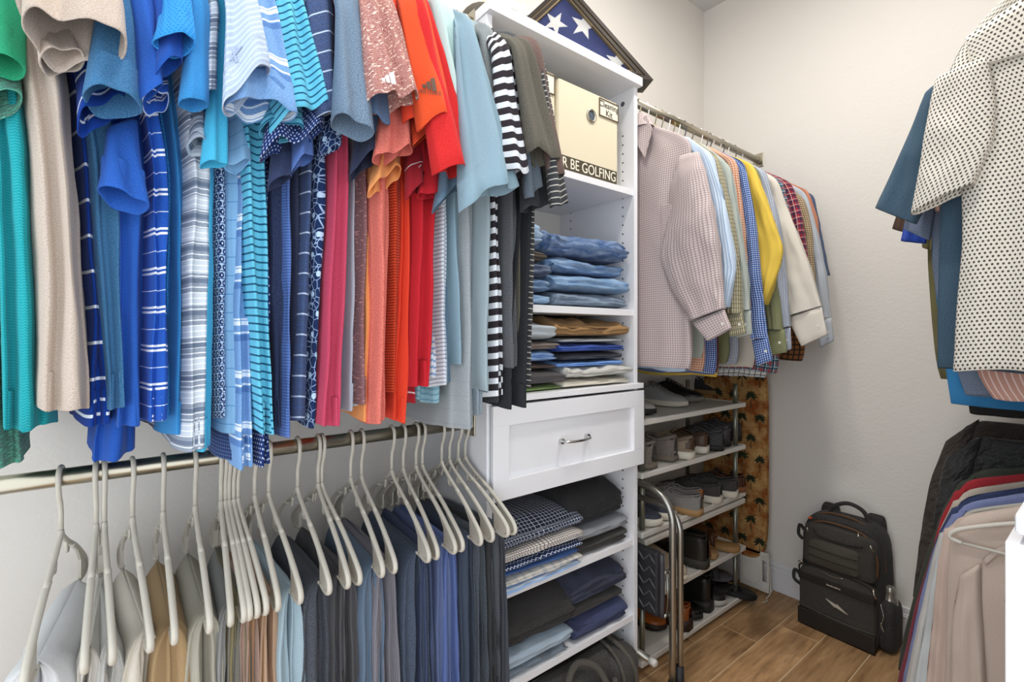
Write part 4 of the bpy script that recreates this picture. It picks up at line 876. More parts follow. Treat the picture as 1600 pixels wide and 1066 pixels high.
# triangular display case with a folded star flag, turned a little into the room
fc = thing('flag_case', 'dark wooden triangular display case holding a folded blue flag with white stars', 'display case', (.407, 1.461, 2.1485), R(-30))
Lb = .635; D = .095; M_DW = plain('dark_walnut', '#2e2620', .32, 0, .5, .15, 60); M_GLD = plain('case_trim', '#8c7c62', .4, .5)
apex = Lb/2; th = .032
def limb(name, p, q, inner, d0, d1, mat):
    """one mitred side of the triangle between p and q (y, z)"""
    V = []
    for x in (d0, d1):
        for yy, zz in (p, q, inner[1], inner[0]): V.append((x, yy, zz))
    bm = bmesh.new(); vs = [bm.verts.new(v) for v in V]
    for f in ((0, 1, 2, 3), (7, 6, 5, 4), (0, 4, 5, 1), (1, 5, 6, 2), (2, 6, 7, 3), (3, 7, 4, 0)): bm.faces.new([vs[k] for k in f])
    return from_bm(name, bm, mat, fc)
O3 = [(0, 0), (-Lb, 0), (-Lb/2, apex)]
def inset(d):
    k = d/math.tan(R(22.5)); return [(-k, d), (-Lb+k, d), (-Lb/2, apex-d*math.sqrt(2))]
I1, I2, I3, I4 = inset(.012), inset(.017), inset(.026), inset(.032)
for a, b in ((0, 1), (1, 2), (2, 0)):
    lm = limb('frame_side', O3[a], O3[b], (I1[a], I1[b]), -D, 0, M_DW)
    limb('frame_side', I1[a], I1[b], (I2[a], I2[b]), -D, -.006, M_GLD); limb('frame_side', I2[a], I2[b], (I3[a], I3[b]), -D, -.002, M_DW); limb('frame_side', I3[a], I3[b], (I4[a], I4[b]), -D, -.008, M_GLD)
def tri_plate(name, I, x0, x1, mat):
    V = [(x, p[0], p[1]) for x in (x0, x1) for p in I]
    return mk(name, V, [(0, 1, 2), (5, 4, 3), (0, 3, 4, 1), (1, 4, 5, 2), (2, 5, 3, 0)], mat, fc, None, False)
M_FLAG = plain('flag_blue_glare', '#434b78', .85, 0, .15, .4, 500); M_STAR = plain('star_white', '#ecebe8', .85, 0, .15, .3, 400)  # flag blue is lightened, the pane's reflection put into its colour
flag = tri_plate('folded_flag', I4, -.055, -.022, M_FLAG); tri_plate('back_panel', I1, -D, -D+.006, M_DW)
M_PANE = NT('case_glass'); M_PANE.b.inputs['Transmission Weight'].default_value = 1.0; M_PANE.b.inputs['IOR'].default_value = 1.1; M_PANE = M_PANE.done((1, 1, 1, 1), .02)
tri_plate('glass_pane', I4, -.0165, -.0155, M_PANE)
def star(y, z, r, a0):
    bm = bmesh.new()
    pts = [(r*(1 if k % 2 == 0 else .4)*math.sin(a0+k*math.pi/5), r*(1 if k % 2 == 0 else .4)*math.cos(a0+k*math.pi/5)) for k in range(10)]
    v0 = [bm.verts.new((-.0215, y+a, z+b)) for a, b in pts]; v1 = [bm.verts.new((-.0195, y+a*.96, z+b*.96)) for a, b in pts]
    c = bm.verts.new((-.0188, y, z))
    for k in range(10):
        bm.faces.new((v0[k], v0[(k+1) % 10], v1[(k+1) % 10], v1[k])); bm.faces.new((v1[k], v1[(k+1) % 10], c))
    from_bm('star', bm, M_STAR, flag)
def on_case(u, v):
    n = Vector((math.cos(R(-30)), math.sin(R(-30)), 0)); d = Vector(FW*FPX+RT*(u-800)+UP*(V0-v)); o = Vector(fc.location)-n*.02
    p = Vector(CAM)+d*((o-Vector(CAM)).dot(n)/d.dot(n))-Vector(fc.location); return p.x*math.sin(R(30))+p.y*math.cos(R(30)), p.z
for u, v, r, a in ((912, 40, .05, .25), (868, 36, .045, .5), (964, 97, .045, .2), (880, -42, .045, .1), (815, 20, .04, .3)): star(*on_case(u, v), r, a)

# soft hat lying on the tower top
hat = thing('soft_hat', 'cream soft hat with a grey band on top of the tower', 'hat', (.26, .90, 2.1485), R(20))
prof = [(.001, .10), (.05, .098), (.078, .085), (.088, .05), (.09, .022), (.12, .008), (.15, .002), (.152, .0), (.148, .004), (.118, .012), (.09, .026)]
V, F, n = [], [], 36
for r_, z in prof:
    for k in range(n):
        a = 2*math.pi*k/n; V.append((r_*.82*math.cos(a), r_*math.sin(a), max(0, z+(.012*(1+math.sin(a*3)) if r_ > .11 else 0))))
for i in range(len(prof)-1):
    for k in range(n): F.append((i*n+k, i*n+(k+1) % n, (i+1)*n+(k+1) % n, (i+1)*n+k))
mk('crown', V, F, fabric('hat_cream', '#ddd5c4', (), .15, 'weave', uvmap=False), hat)
V, F = [], []
for r_, z in ((.0915, .022), (.0935, .03), (.0925, .046), (.0885, .05)):
    for k in range(n): a = 2*math.pi*k/n; V.append((r_*.82*math.cos(a), r_*math.sin(a), z))
for i in range(3):
    for k in range(n): F.append((i*n+k, i*n+(k+1) % n, (i+1)*n+(k+1) % n, (i+1)*n+k))
mk('hat_band', V, F, fabric('hat_grey', '#8a8a86', (), .15, 'weave', uvmap=False), hat)

# duffel bag on the floor of the tower
M_BAG = fabric('bag_black', '#33302c', (), .15, 'weave', uvmap=False); M_WEB = fabric('webbing', '#4a453d', (), .1, 'weave', uvmap=False)
def blob(name, x0, x1, y0, y1, z0, z1, ex, mat, parent, seed=0, amp=.006, fr=9, n=28, m=20):
    a, b, c = (x1-x0)/2, (y1-y0)/2, (z1-z0)/2; V, F = [], []
    sp = lambda v, e: math.copysign(abs(v)**e, v)
    for i in range(m+1):
        ph = -math.pi/2+math.pi*i/m
        for k in range(n):
            th = 2*math.pi*k/n
            p = Vector(((x0+x1)/2+a*sp(math.cos(ph), ex)*sp(math.cos(th), ex), (y0+y1)/2+b*sp(math.cos(ph), ex)*sp(math.sin(th), ex), (z0+z1)/2+c*sp(math.sin(ph), ex)))
            d = noise.noise(p*fr+Vector((seed, seed*2, 0)))*amp
            q = p-Vector(((x0+x1)/2, (y0+y1)/2, (z0+z1)/2)); p += q.normalized()*d
            p.z = max(p.z, z0); V.append(p)
    for i in range(m):
        for k in range(n): F.append((i*n+k, i*n+(k+1) % n, (i+1)*n+(k+1) % n, (i+1)*n+k))
    return mk(name, V, F, mat, parent)
bag = thing('duffel_bag', 'black duffel bag with webbing handles on the floor of the tower', 'bag', (.20, 1.09, 0))
blob('body', -.16, .20, -.29, .285, .002, .20, .42, M_BAG, bag, 3, .014)
blob('end_pocket', .04, .235, .14, .292, .03, .185, .5, M_BAG, bag, 5, .012)
blob('front_pocket', .17, .232, -.20, .10, .02, .145, .35, M_BAG, bag, 8, .01)
bm = bmesh.new(); add_tube(bm, arc([(.21, .245, .02), (.238, .235, .1), (.215, .225, .17), (.12, .215, .207), (-.02, .215, .21)], 5), .008, 8); add_tube(bm, arc([(.225, .165, .04), (.24, .17, .12), (.2, .175, .185), (.1, .18, .21), (-.02, .18, .21)], 5), .006, 8)
from_bm('piping', bm, M_WEB, bag, True)
tube('handle', arc([(.225, -.09, .10), (.23, -.075, .16), (.205, -.05, .202), (.185, .01, .222), (.205, .07, .2), (.235, .09, .15), (.238, .095, .08)], 6), .0105, M_WEB, bag)
tube('handle', arc([(.06, -.10, .2), (.055, -.07, .222), (.06, .0, .235), (.06, .07, .222), (.06, .10, .2)], 6), .0105, M_WEB, bag)
tube('zipper', [(.13, -.24, .196), (.14, 0, .205), (.13, .22, .203)], .004, plain('zip_black', '#19191a', .4), bag)
tube('strap', arc([(.24, .12, .16), (.262, .13, .1), (.258, .14, .02), (.25, .16, .006), (.2, .28, .006)], 5), .008, M_WEB, bag)
# ------------------------------------------------------------------ shoe rack
M_WHP = plain('white_plastic', '#dfdcd4', .4, 0, .4); M_ALU = plain('aluminium', '#aaa89e', .32, .9); M_GREYM = plain('greenish_post', '#8b8d80', .35, .7)
rk = thing('shoe_rack', 'white five-shelf shoe rack with metal posts under the long-sleeved shirts', 'shoe rack', (0, 0, 0))
RK0, RK1, RKX0, RKX1 = 1.492, 2.268, .045, .335
for z in (.932, .735, .515, .262, .038):
    bm = bmesh.new()
    add_box(bm, RKX0, RKX1, RK0, RK1, z-.016, z-.004, .003)
    for a in ((RKX1-.008, RKX1+.004, RK0-.004, RK1+.004), (RKX0-.004, RKX0+.008, RK0-.004, RK1+.004), (RKX0, RKX1, RK0-.004, RK0+.008), (RKX0, RKX1, RK1-.008, RK1+.004)): add_box(bm, *a, z-.022, z, .004)
    sh = from_bm('shelf', bm, M_WHP, rk)
    if z == .515:
        bm = bmesh.new(); add_box(bm, RKX0, RKX1+.002, RK0+.02, RK1+.004, z-.056, z-.032, .005); from_bm('stiffener', bm, M_WHP, rk)
for x in (RKX0+.022, RKX1-.022):
    for y in (1.522, 2.222):
        for z0, z1 in ((.006, .016), (.038, .246), (.262, .459), (.515, .719), (.735, .916), (.932, 1.02)):
            tube('post', [(x, y, z0), (x, y, z1)], .0105, M_GREYM, rk, 12)
# ------------------------------------------------------------------ shoes
HW = [(0, .016), (.03, .027), (.1, .0335), (.22, .035), (.38, .034), (.55, .041), (.72, .047), (.85, .043), (.94, .031), (.985, .014), (1, .004)]
HT = {'sneaker': [(0, .074), (.04, .088), (.12, .082), (.24, .07), (.34, .083), (.42, .094), (.5, .086), (.6, .070), (.75, .055), (.88, .047), (.96, .038), (1, .026)],
      'slipon': [(0, .066), (.05, .072), (.15, .064), (.28, .058), (.38, .066), (.46, .074), (.56, .068), (.7, .056), (.86, .046), (.96, .036), (1, .024)],
      'dress': [(0, .066), (.05, .074), (.15, .066), (.28, .058), (.38, .07), (.45, .076), (.56, .063), (.7, .05), (.86, .043), (.96, .034), (1, .022)],
      'boot': [(0, .125), (.05, .138), (.18, .138), (.3, .136), (.36, .13), (.42, .105), (.52, .083), (.66, .062), (.85, .05), (.96, .04), (1, .026)]}
def itp(tab, s): return float(np.interp(s, [a for a, _ in tab], [b for _, b in tab]))
def shoe_sec(s, kind, sole, wk, hk, open_to, M=18, grow=1.0):
    hw, h = itp(HW, s)*wk*grow, itp(HT[kind], s)*hk*grow
    w = 0.0
    if .03 < s < open_to: w = min(1, (s-.03)/.04, (open_to-s)/.07)
    out = []
    for j in range(M+1):
        a = math.pi*j/M; c = math.cos(a)
        y0, z0 = hw*math.copysign(abs(c)**.75, c), sole*.8+(h-sole*.8)*max(0, math.sin(a))**.62
        k = abs(c)
        if k > .55: y1, z1 = hw*math.copysign(1-.28*((1-k)/.45)**2, c), sole*.8+(h-sole*.8)*min(1, ((1-k)/.36)**.6)
        else: y1, z1 = hw*math.copysign(.66*(k/.55)**.5, c), max(sole*.8+.012, h-(h-sole)*min(1, (.55-k)/.14))
        if j in (M//2,): y1 = 0
        out.append((y0*(1-w)+y1*w, z0*(1-w)+z1*w))
    return out
def shoe(label, kind, pos, rz, upper, sole_c, inner, cat='shoe', L=.285, sole=.024, wk=1.0, hk=1.0, open_to=None, laces=None, tab=None, heel=0.0, pile=False, group=None, trim=None, toe_out=True):
    """toe along local +x; pos is where the toe (toe_out) or the heel stands"""
    t = thing('sneaker' if kind == 'sneaker' else 'boot' if kind == 'boot' else 'slipper' if pile else 'slip_on_shoe' if kind == 'slipon' else 'dress_shoe', label, cat, (0, 0, 0), rz, group)
    d = (math.cos(rz), math.sin(rz)); o = L if toe_out else 0
    t.location = (pos[0]-d[0]*o, pos[1]-d[1]*o, pos[2]+.0005)
    open_to = open_to or {'sneaker': .40, 'slipon': .43, 'dress': .42, 'boot': .36}[kind]
    n, M = 34, 18; V, F, uv = [], [], []
    base = sole+heel
    for i in range(n+1):
        s = .5-.5*math.cos(math.pi*i/n)
        lift = heel*max(0, 1-s/.6)
        for y, z in shoe_sec(s, kind, sole, wk, hk, open_to, M):
            V.append((s*L, y, z+lift+(noise.noise(Vector((s*6, y*25, z*25)))*.0025 if pile else 0)))
    for i in range(n):
        for j in range(M):
            a = i*(M+1)+j; q = (a, a+1, a+M+2, a+M+1); F.append(q); uv += [(V[k][0], V[k][1]+V[k][2]) for k in q]
    mk('upper', V, F, upper, t, uv)
    prof = [0, .012, .04, .09, .2, .35, .5, .62, .74, .85, .93, .975, 1]
    ring = [(s*L*1.02-.003, itp(HW, s)*wk*1.07+.001) for s in prof]; ring = [(x, -y) for x, y in ring]+[(x, y) for x, y in ring[::-1]]
    m_ = len(ring); V, F = [], []
    for zz in (0, .003, .5, 1.0):
        for x, y in ring:
            s = max(0, min(1, x/L)); lift = heel*max(0, 1-s/.6); bot = lift if s > .28 and heel else 0
            top = sole+lift; g = .985 if zz == 0 else 1
            V.append(((x-L/2)*g+L/2, y*g, bot+(top-bot)*zz+ (.006*max(0, (s-.8)/.2)**2 if zz < .5 else 0)))
    for i in range(3):
        for k in range(m_): F.append((i*m_+k, i*m_+(k+1) % m_, (i+1)*m_+(k+1) % m_, (i+1)*m_+k))
    F += [tuple(range(m_-1, -1, -1)), tuple(3*m_+k for k in range(m_))]
    mk('sole', V, F, sole_c, t)
    V = [(.012+s*(open_to*L+.03), itp(HW, .04+s*open_to)*wk*.62*q, sole+.0145+heel*max(0, 1-(s*open_to)/.6)) for s in np.linspace(0, 1, 8) for q in (-1, 1)]
    V2 = [(a, b, c-.003) for a, b, c in V]
    F = [(2*i, 2*i+2, 2*i+3, 2*i+1) for i in range(7)]; mk('insole', V+V2, F+[tuple(16+q for q in f[::-1]) for f in F], inner, t, None, False)
    # collar binding round the opening
    pts = []
    for s in list(np.linspace(.045, open_to-.03, 9)): pts.append((s*L, itp(HW, s)*wk*.74, itp(HT[kind], s)*hk+heel*max(0, 1-s/.6)))
    loop = [(a, -b, c) for a, b, c in pts]+[(pts[-1][0]+.012, 0, itp(HT[kind], open_to)*hk)]+[(a, b, c) for a, b, c in pts[::-1]]+[(pts[0][0]-.006, 0, pts[0][2]+.001)]
    loop.append(loop[0]); tube('collar', arc(loop, 3), .0034 if not pile else .007, trim or upper, t, 6)
    if laces:
        bm = bmesh.new()
        for k in range(5):
            s = open_to+.02+k*.052; hw = itp(HW, s)*wk; h = itp(HT[kind], s)*hk+.0015; dz = .012
            add_tube(bm, arc([(s*L, -hw*.55, h-dz), (s*L+.004, -hw*.2, h+.001), (s*L+.008, hw*.25, h+.001), (s*L+.012, hw*.55, h-dz)], 4), .0021, 6)
        s = open_to+.02; h = itp(HT[kind], s)*hk
        for q in (-1, 1): add_tube(bm, arc([(s*L, 0, h), (s*L-.01, .014*q, h+.008), (s*L+.008, .032*q, h-.002), (s*L+.03, .036*q, h-.018)], 4), .0018, 6)
        from_bm('laces', bm, laces, t, True)
    if tab:
        V, F = [], []
        for i in range(6):
            s = i/5*.10
            sec = shoe_sec(s, kind, sole, wk, hk, -1, M, 1.03)
            for y, z in sec: V.append((s*L-.0035, y, max(sole+.012, z*1.02)+heel))
        for i in range(5):
            for j in range(M):
                if 6 <= j <= 11 and i > 0: continue
                a = i*(M+1)+j; F.append((a, a+1, a+M+2, a+M+1))
        mk('heel_tab', V, F, tab, t)
    return t
LE = lambda k, c, r=.45: plain('shoe_'+k, c, r, 0, .4, .12, 220)
FZ = lambda k, c: fabric('shoe_'+k, c, (), .35, 'pile', uvmap=False); KN = lambda k, c: fabric('shoe_'+k, c, (), .2, 'weave', uvmap=False)
M_SW = LE('sole_white', '#dcd5c6', .6); M_SB = LE('sole_black', '#242321', .6); M_ST = LE('sole_tan', '#a88458', .6); M_IN = KN('insole_dark', '#2c2825'); M_INB = LE('insole_brown', '#8a4a24', .6)
# top shelf of the rack
za = .932
shoe('grey sneaker with a dark heel at the left end of the top rack shelf', 'sneaker', az_(za, 1024, 648), R(14), KN('grey', '#a9a69f'), M_SB, M_IN, laces=KN('lace_grey', '#6d6a66'), tab=LE('dark', '#3a3a3c'))
shoe('grey and cream sneaker with an orange tab on the top rack shelf', 'sneaker', az_(za, 1074, 636), R(10), KN('grey_light', '#9a9a98'), M_SW, M_IN, laces=KN('lace_grey', '#6d6a66'), tab=LE('orange', '#d2632a'))
shoe('glossy black sneaker with a thin pale sole line on the top rack shelf', 'sneaker', az_(za, 1099, 628), R(16), LE('black', '#1f1e1e', .35), LE('sole_grey', '#8f8b82'), M_IN, laces=KN('lace_black', '#161616'))
shoe('black sneaker with white zigzag laces on a brown sole', 'sneaker', az_(za, 1136, 618), R(8), KN('black_knit', '#1c1b1c'), M_ST, M_IN, laces=KN('lace_white', '#e8e6e0'))
s_ = shoe('cream sneaker with black lettering at the right end of the top rack shelf', 'sneaker', az_(za, 1160, 618), R(200), KN('cream', '#bfae97'), M_SW, M_IN, tab=None, toe_out=False, laces=None, hk=1.1)
text('lettering', 'NEW', .034, (-.0045, 0, .048), (R(90), 0, R(-90)), plain('print_black', '#1b1a19', .7), s_, .004)
# second shelf
zb = .735
for u, v, rz in ((1022, 732, 186), (1056, 720, 190)):
    shoe(('taupe fleece slipper at the left end of the second rack shelf', 'taupe fleece slipper beside the tan sneakers on the second rack shelf')[u > 1030], 'slipon', az_(zb, u, v), R(rz), FZ('taupe', '#75675c'), FZ('taupe_sole', '#7d6d58'), M_IN, cat='slipper', toe_out=False, pile=True, hk=1.35, wk=1.12, group='taupe fleece slippers', sole=.02)
for u, v, rz, up, lb in ((1084, 717, 198, FZ('tan_knit', '#9c8468'), 'tan knitted sneaker with white sole beside the taupe slippers'), (1106, 708, 196, LE('brown_heel', '#4c3828', .6), 'brown-heeled sneaker with white sole and patterned lining')):
    shoe(lb, 'sneaker', az_(zb, u, v), R(rz), up, M_SW, KN('lining_pattern', '#8d7a66'), toe_out=False, sole=.03, tab=LE('brown_tab', '#4a3625'), laces=KN('lace_tan', '#a08c6e'), group='tan white-soled sneakers')
for u, v, rz, lb in ((1130, 704, 200, 'charcoal running shoe nearest the tan sneakers on the second rack shelf'), (1141, 697, 196, 'charcoal running shoe with a small pale tag on its heel'), (1158, 688, 204, 'black trainer with a grey collar at the right end of the second rack shelf')):
    shoe(lb, 'sneaker', az_(zb, u, v), R(rz), KN('charcoal', '#2b2a2d'), M_SB, M_IN, toe_out=False, laces=KN('lace_black', '#161616'), trim=KN('collar_grey', '#4b4a4c'), tab=LE('tag_mauve', '#3c3438') if u == 1141 else None, group='black running shoes on the rack')
# third shelf
zc = .515
for u, v, lb in ((1034, 822, 'navy slip-on shoe with a thick white sole, outer one by the stool'), (1056, 812, 'navy slip-on shoe with a thick white sole behind the stool rail')):
    shoe(lb, 'slipon', az_(zc, u, v), R(12), KN('navy', '#20283c'), M_SW, M_IN, sole=.028, group='navy slip-on shoes')
for u, v, lb, tb in ((1096, 806, 'grey canvas shoe with a tan sole on the third rack shelf', None), (1097, 796, 'grey canvas shoe with a tan and white heel tab', LE('tan_tab', '#b06a34'))):
    shoe(lb, 'slipon', az_(zc, u, v), R(188 if tb is None else 196), KN('grey_canvas', '#84807b'), M_ST if tb is None else LE('sole_pale', '#cdbb9e'), M_INB, toe_out=False, hk=1.15, laces=KN('lace_greyish', '#8f8c86'), tab=tb, group='grey canvas shoes')
for u, v, rz, lb in ((1127, 786, 194, 'black canvas shoe with white sole right of the grey pair'), (1152, 777, 200, 'black canvas shoe with white sole at the right of the third rack shelf')):
    shoe(lb, 'slipon', az_(zc, u, v), R(rz), KN('black_canvas', '#282523'), M_SW, M_INB, toe_out=False, laces=KN('lace_black', '#161616'), sole=.03, hk=1.15, group='black canvas shoes with white soles')
shoe('brown leather shoe at the far right of the third rack shelf', 'dress', az_(zc, 1164, 768), R(200), LE('brown', '#4a2c1c', .35), LE('sole_brown', '#8a5a34', .5), M_INB, toe_out=False, laces=KN('lace_brown', '#3a2417'))
# fourth shelf
zd = .262
shoe('cream fleece slipper behind the stool rail on the fourth rack shelf', 'slipon', az_(zd, 1073, 908), R(8), FZ('cream', '#cdb8a8'), M_SW, KN('cream_in', '#a89888'), cat='slipper', pile=True, hk=1.35, wk=1.1)
shoe('black leather ankle boot on the fourth rack shelf', 'boot', az_(zd, 1106, 888), R(192), LE('boot_black', '#26241f', .4), LE('sole_dark_grey', '#3a3833', .6), M_IN, cat='boot', toe_out=False, sole=.034, laces=KN('lace_black', '#161616'))
def sandal(label, pos, rz, sole_c, strap_c, n=2, L=.27, thong=False, tilt=0.0, group=None):
    t = thing('sandal' if not thong else 'flip_flop', label, 'sandal', pos, rz, group); t.rotation_euler = (0, -tilt, rz)
    prof = [0, .012, .04, .09, .2, .35, .5, .62, .74, .85, .93, .975, 1]
    ring = [(s*L, itp(HW, s)*1.08) for s in prof]; ring = [(x, -y) for x, y in ring]+[(x, y) for x, y in ring[::-1]]; m_ = len(ring); V, F = [], []
    for z, g in ((.001, .97), (.004, 1), (.014, 1), (.018, .97)):
        for x, y in ring: V.append(((x-L/2)*g+L/2, y*g, z+.008*max(0, 1-x/(.4*L))**1*(z > .01)))
    for i in range(3):
        for k in range(m_): F.append((i*m_+k, i*m_+(k+1) % m_, (i+1)*m_+(k+1) % m_, (i+1)*m_+k))
    F += [tuple(range(m_-1, -1, -1)), tuple(3*m_+k for k in range(m_))]; mk('sole', V, F, sole_c, t)
    def band(a, b, h, w):
        V, F = [], []
        for k in range(13):
            an = math.pi*k/12; s = a+(b-a)*k/12; hw = itp(HW, s)*1.07
            for q in (-1, 1):
                for o in (0, .003): V.append((s*L+q*w/2, hw*math.cos(an)*(1+o*10), .012+(h+o)*math.sin(an)**.7))
        for k in range(12):
            i = 4*k
            for (p, q2) in ((0, 2), (3, 1), (2, 3), (1, 0)): F.append((i+p, i+q2, i+4+q2, i+4+p))
        mk('strap', V, F, strap_c, t)
    if thong:
        for q in (-1, 1): tube('strap', arc([(L*.45, .04*q, .012), (L*.55, .036*q, .036), (L*.66, .014*q, .045), (L*.74, 0, .018)], 4), [.008]*4+[.007]*4+[.005]*4+[.004], strap_c, t, 8)
    else:
        band(.62, .72, .045, .034)
        if n > 1: band(.42, .5, .055, .03)
        if n > 2: band(.1, .22, .055, .022)
    return t
sandal('brown leather sandal with crossed straps on the fourth rack shelf', az_(zd, 1128, 876)+np.array([-.02, 0, .001]), R(194), M_ST, LE('sandal_brown', '#6b3d20', .4), 3)
sandal('tan leather sandal at the right end of the fourth rack shelf', az_(zd, 1158, 862)+np.array([-.0, -.01, .001]), R(200), LE('sandal_sole', '#a07a4c', .5), LE('sandal_dark', '#4e2f1c', .4), 2)
sandal('brown sandal lying behind the black boot', az_(zd, 1150, 858)+np.array([-.09, -.02, .02]), R(170), LE('sandal_sole2', '#7a5030', .5), LE('sandal_tan', '#8a5530', .4), 2, tilt=R(6))
# lowest shelf
ze = .038
shoe('polished cognac brown dress shoe with its toe out on the lowest rack shelf', 'dress', az_(ze, 1040, 985), R(6), LE('cognac', '#9c5420', .22), LE('sole_dark', '#2c1d14', .5), M_IN, heel=.012, laces=KN('lace_brown', '#3a2417'), wk=1.05)
shoe('cognac brown dress shoe with its heel out behind the stool leg', 'dress', az_(ze, 1079, 985), R(186), LE('cognac_dark', '#80441c', .3), LE('sole_dark', '#2c1d14', .5), M_IN, heel=.02, toe_out=False, laces=KN('lace_brown', '#3a2417'), hk=1.1)
shoe('shiny black dress shoe on the lowest rack shelf', 'dress', az_(ze, 1097, 968), R(8), LE('patent', '#161514', .15), M_SB, M_IN, heel=.012, laces=KN('lace_black', '#161616'))
shoe('black leather boot with its heel out on the lowest rack shelf', 'boot', az_(ze, 1112, 955), R(188), LE('boot_jet', '#1c1b1a', .3), M_SB, M_IN, cat='boot', heel=.02, toe_out=False)
shoe('black shoe with a white toe stripe on the lowest rack shelf', 'slipon', az_(ze, 1134, 946), R(10), LE('black_soft', '#1d1c1d', .4), LE('sole_whitish', '#b9b7b0', .5), M_IN)
def toe_at(p, rz, L=.27): return p-np.array([L*math.cos(rz), L*math.sin(rz), 0])
sandal('grey padded sandal lying on other shoes at the right of the lowest rack shelf', toe_at(az_(.10, 1146, 906), R(30)), R(30), LE('grey_pad', '#55525a', .7), LE('grey_strap', '#3a383c', .6), 2)
sandal('black flip-flop lying under the grey sandal at the right end of the rack', toe_at(az_(.065, 1143, 926), R(26)), R(26), LE('flip_black', '#1c1b1c', .6), LE('flip_dark', '#232223', .5), 1, thong=True)
ff = sandal('black rubber flip-flop with a yellow heel sticking out over the floor by the ironing board', toe_at(az_(.03, 1184, 934), R(34))+np.array([0, 0, .03]), R(34), LE('flip_black2', '#19181a', .6), LE('flip_black2', '#19181a', .6), 1, thong=True, tilt=R(-8))
bm = bmesh.new(); add_disc(bm, (.055, 0, .026), .044, .032, (0, 0, 1), .003, 20); from_bm('heel_print', bm, LE('flip_yellow', '#c9a41c', .5), ff)

# ------------------------------------------------------------------ folded step stool
st = thing('step_stool', 'folded step stool with a silver tube frame and a black ridged tread', 'stool', (.28, 1.462, 0))
M_TUBE = plain('silver_tube', '#a7a69f', .28, .95); M_RUB = plain('black_rubber', '#26262a', .55, 0, .4); M_CAPW = plain('white_cap', '#dad7d0', .5)
def U(y, x0, x1, z1, r, zb): 
    p = [(x0, y, zb)]+[(x0, y, z) for z in np.linspace(zb+.05, z1-r, 5)]
    p += [(x0+r-r*math.cos(a), y, z1-r+r*math.sin(a)) for a in np.linspace(0, math.pi/2, 9)[1:]]
    p += [(x1-r+r*math.sin(a), y, z1-r+r*math.cos(a)) for a in np.linspace(0, math.pi/2, 9)]
    return p+[(x1, y, z) for z in np.linspace(z1-r-.02, zb, 5)]
tube('front_frame', U(.018, -.165, .192, .698, .105, .02), .0125, M_TUBE, st, 14)
tube('rear_frame', U(.042, -.155, .206, .64, .08, .05), .0105, M_TUBE, st, 12)
for x in (-.165, .192):
    bm = bmesh.new(); add_tube(bm, [(x, .018, .0), (x, .018, .05)], .0155, 12); from_bm('foot', bm, M_RUB, st, True)
    bm = bmesh.new(); add_tube(bm, [(x+.012, .042, .0), (x+.012, .042, .10)], [.017, .0135], 12); from_bm('foot', bm, M_RUB, st, True)
tube('cross_bar', [(-.15, -.012, .105), (.12, -.012, .098)], .0125, M_TUBE, st, 12); tube('end_cap', [(.12, -.012, .098), (.142, -.012, .097), (.147, -.012, .0965)], [.0132, .0132, .009], M_CAPW, st, 12)
tr_ = box('tread', -.15, .16, -.022, .008, .262, .492, M_RUB, st, .012)
bm = bmesh.new()
for r_ in range(5):
    z = .282+r_*.042; pts = []
    for k in range(25): pts.append((-.142+k*.0122, -.0235, z+(0, .012, .026, .012)[k % 4]))
    add_tube(bm, pts, .0036, 5)
tag(from_bm('ridges', bm, plain('rubber_ridge', '#4c4c50', .35, 0, .5), tr_, True), kind='stuff')
tube('tread_edge', arc([(.166, -.008, .268), (.168, -.008, .38), (.166, -.008, .486)], 4), .009, plain('tread_trim', '#4a4a4e', .4, .3), st, 10)
for z in (.42, .27):
    bm = bmesh.new(); add_tube(bm, [(.17, -.004, z), (.17, .03, z)], .007, 12); from_bm('rivet', bm, M_TUBE, st, True)
tube('hinge_bar', [(.172, .012, .27), (.178, .01, .345), (.172, .012, .42)], .004, M_TUBE, st, 8)

# ------------------------------------------------------------------ ironing board standing in the corner
ib = thing('ironing_board', 'ironing board with a palm-tree print cover standing upright in the corner', 'ironing board', (.21, 2.40, 0))
t = NT('palm_cover'); o = t.obj(); c = t.mix(t.ramp(t.noise(o, 14, 4, .65), .4, .62), lin('#c09a63'), lin('#8a4c22')); c = t.mix(t.ramp(t.noise(o, 45, 3), .55, .7), c, lin('#a86e36')); t.bump(t.noise(o, 300, 2), .15, .001); M_PALM = t.done(c, .85, 0, .15)
V, F = [], []; n = 44; outl = []
for k in range(n):
    a = 2*math.pi*k/n; outl.append((.163*math.copysign(abs(math.cos(a))**.35, math.cos(a)), .64+.49*math.copysign(abs(math.sin(a))**(.3), math.sin(a))))
for y, g in ((.0, .95), (.004, 1), (.028, 1), (.03, .97)):
    for x, z in outl: V.append((x*g, y, .64+(z-.64)*(1-(1-g)*.35)))
for i in range(3):
    for k in range(n): F.append((i*n+k, i*n+(k+1) % n, (i+1)*n+(k+1) % n, (i+1)*n+k))
F += [tuple(range(n)), tuple(3*n+k for k in range(n-1, -1, -1))]
cov = mk('cover', V, F, M_PALM, ib, None, False)
bm = bmesh.new(); rg = random.Random(4)
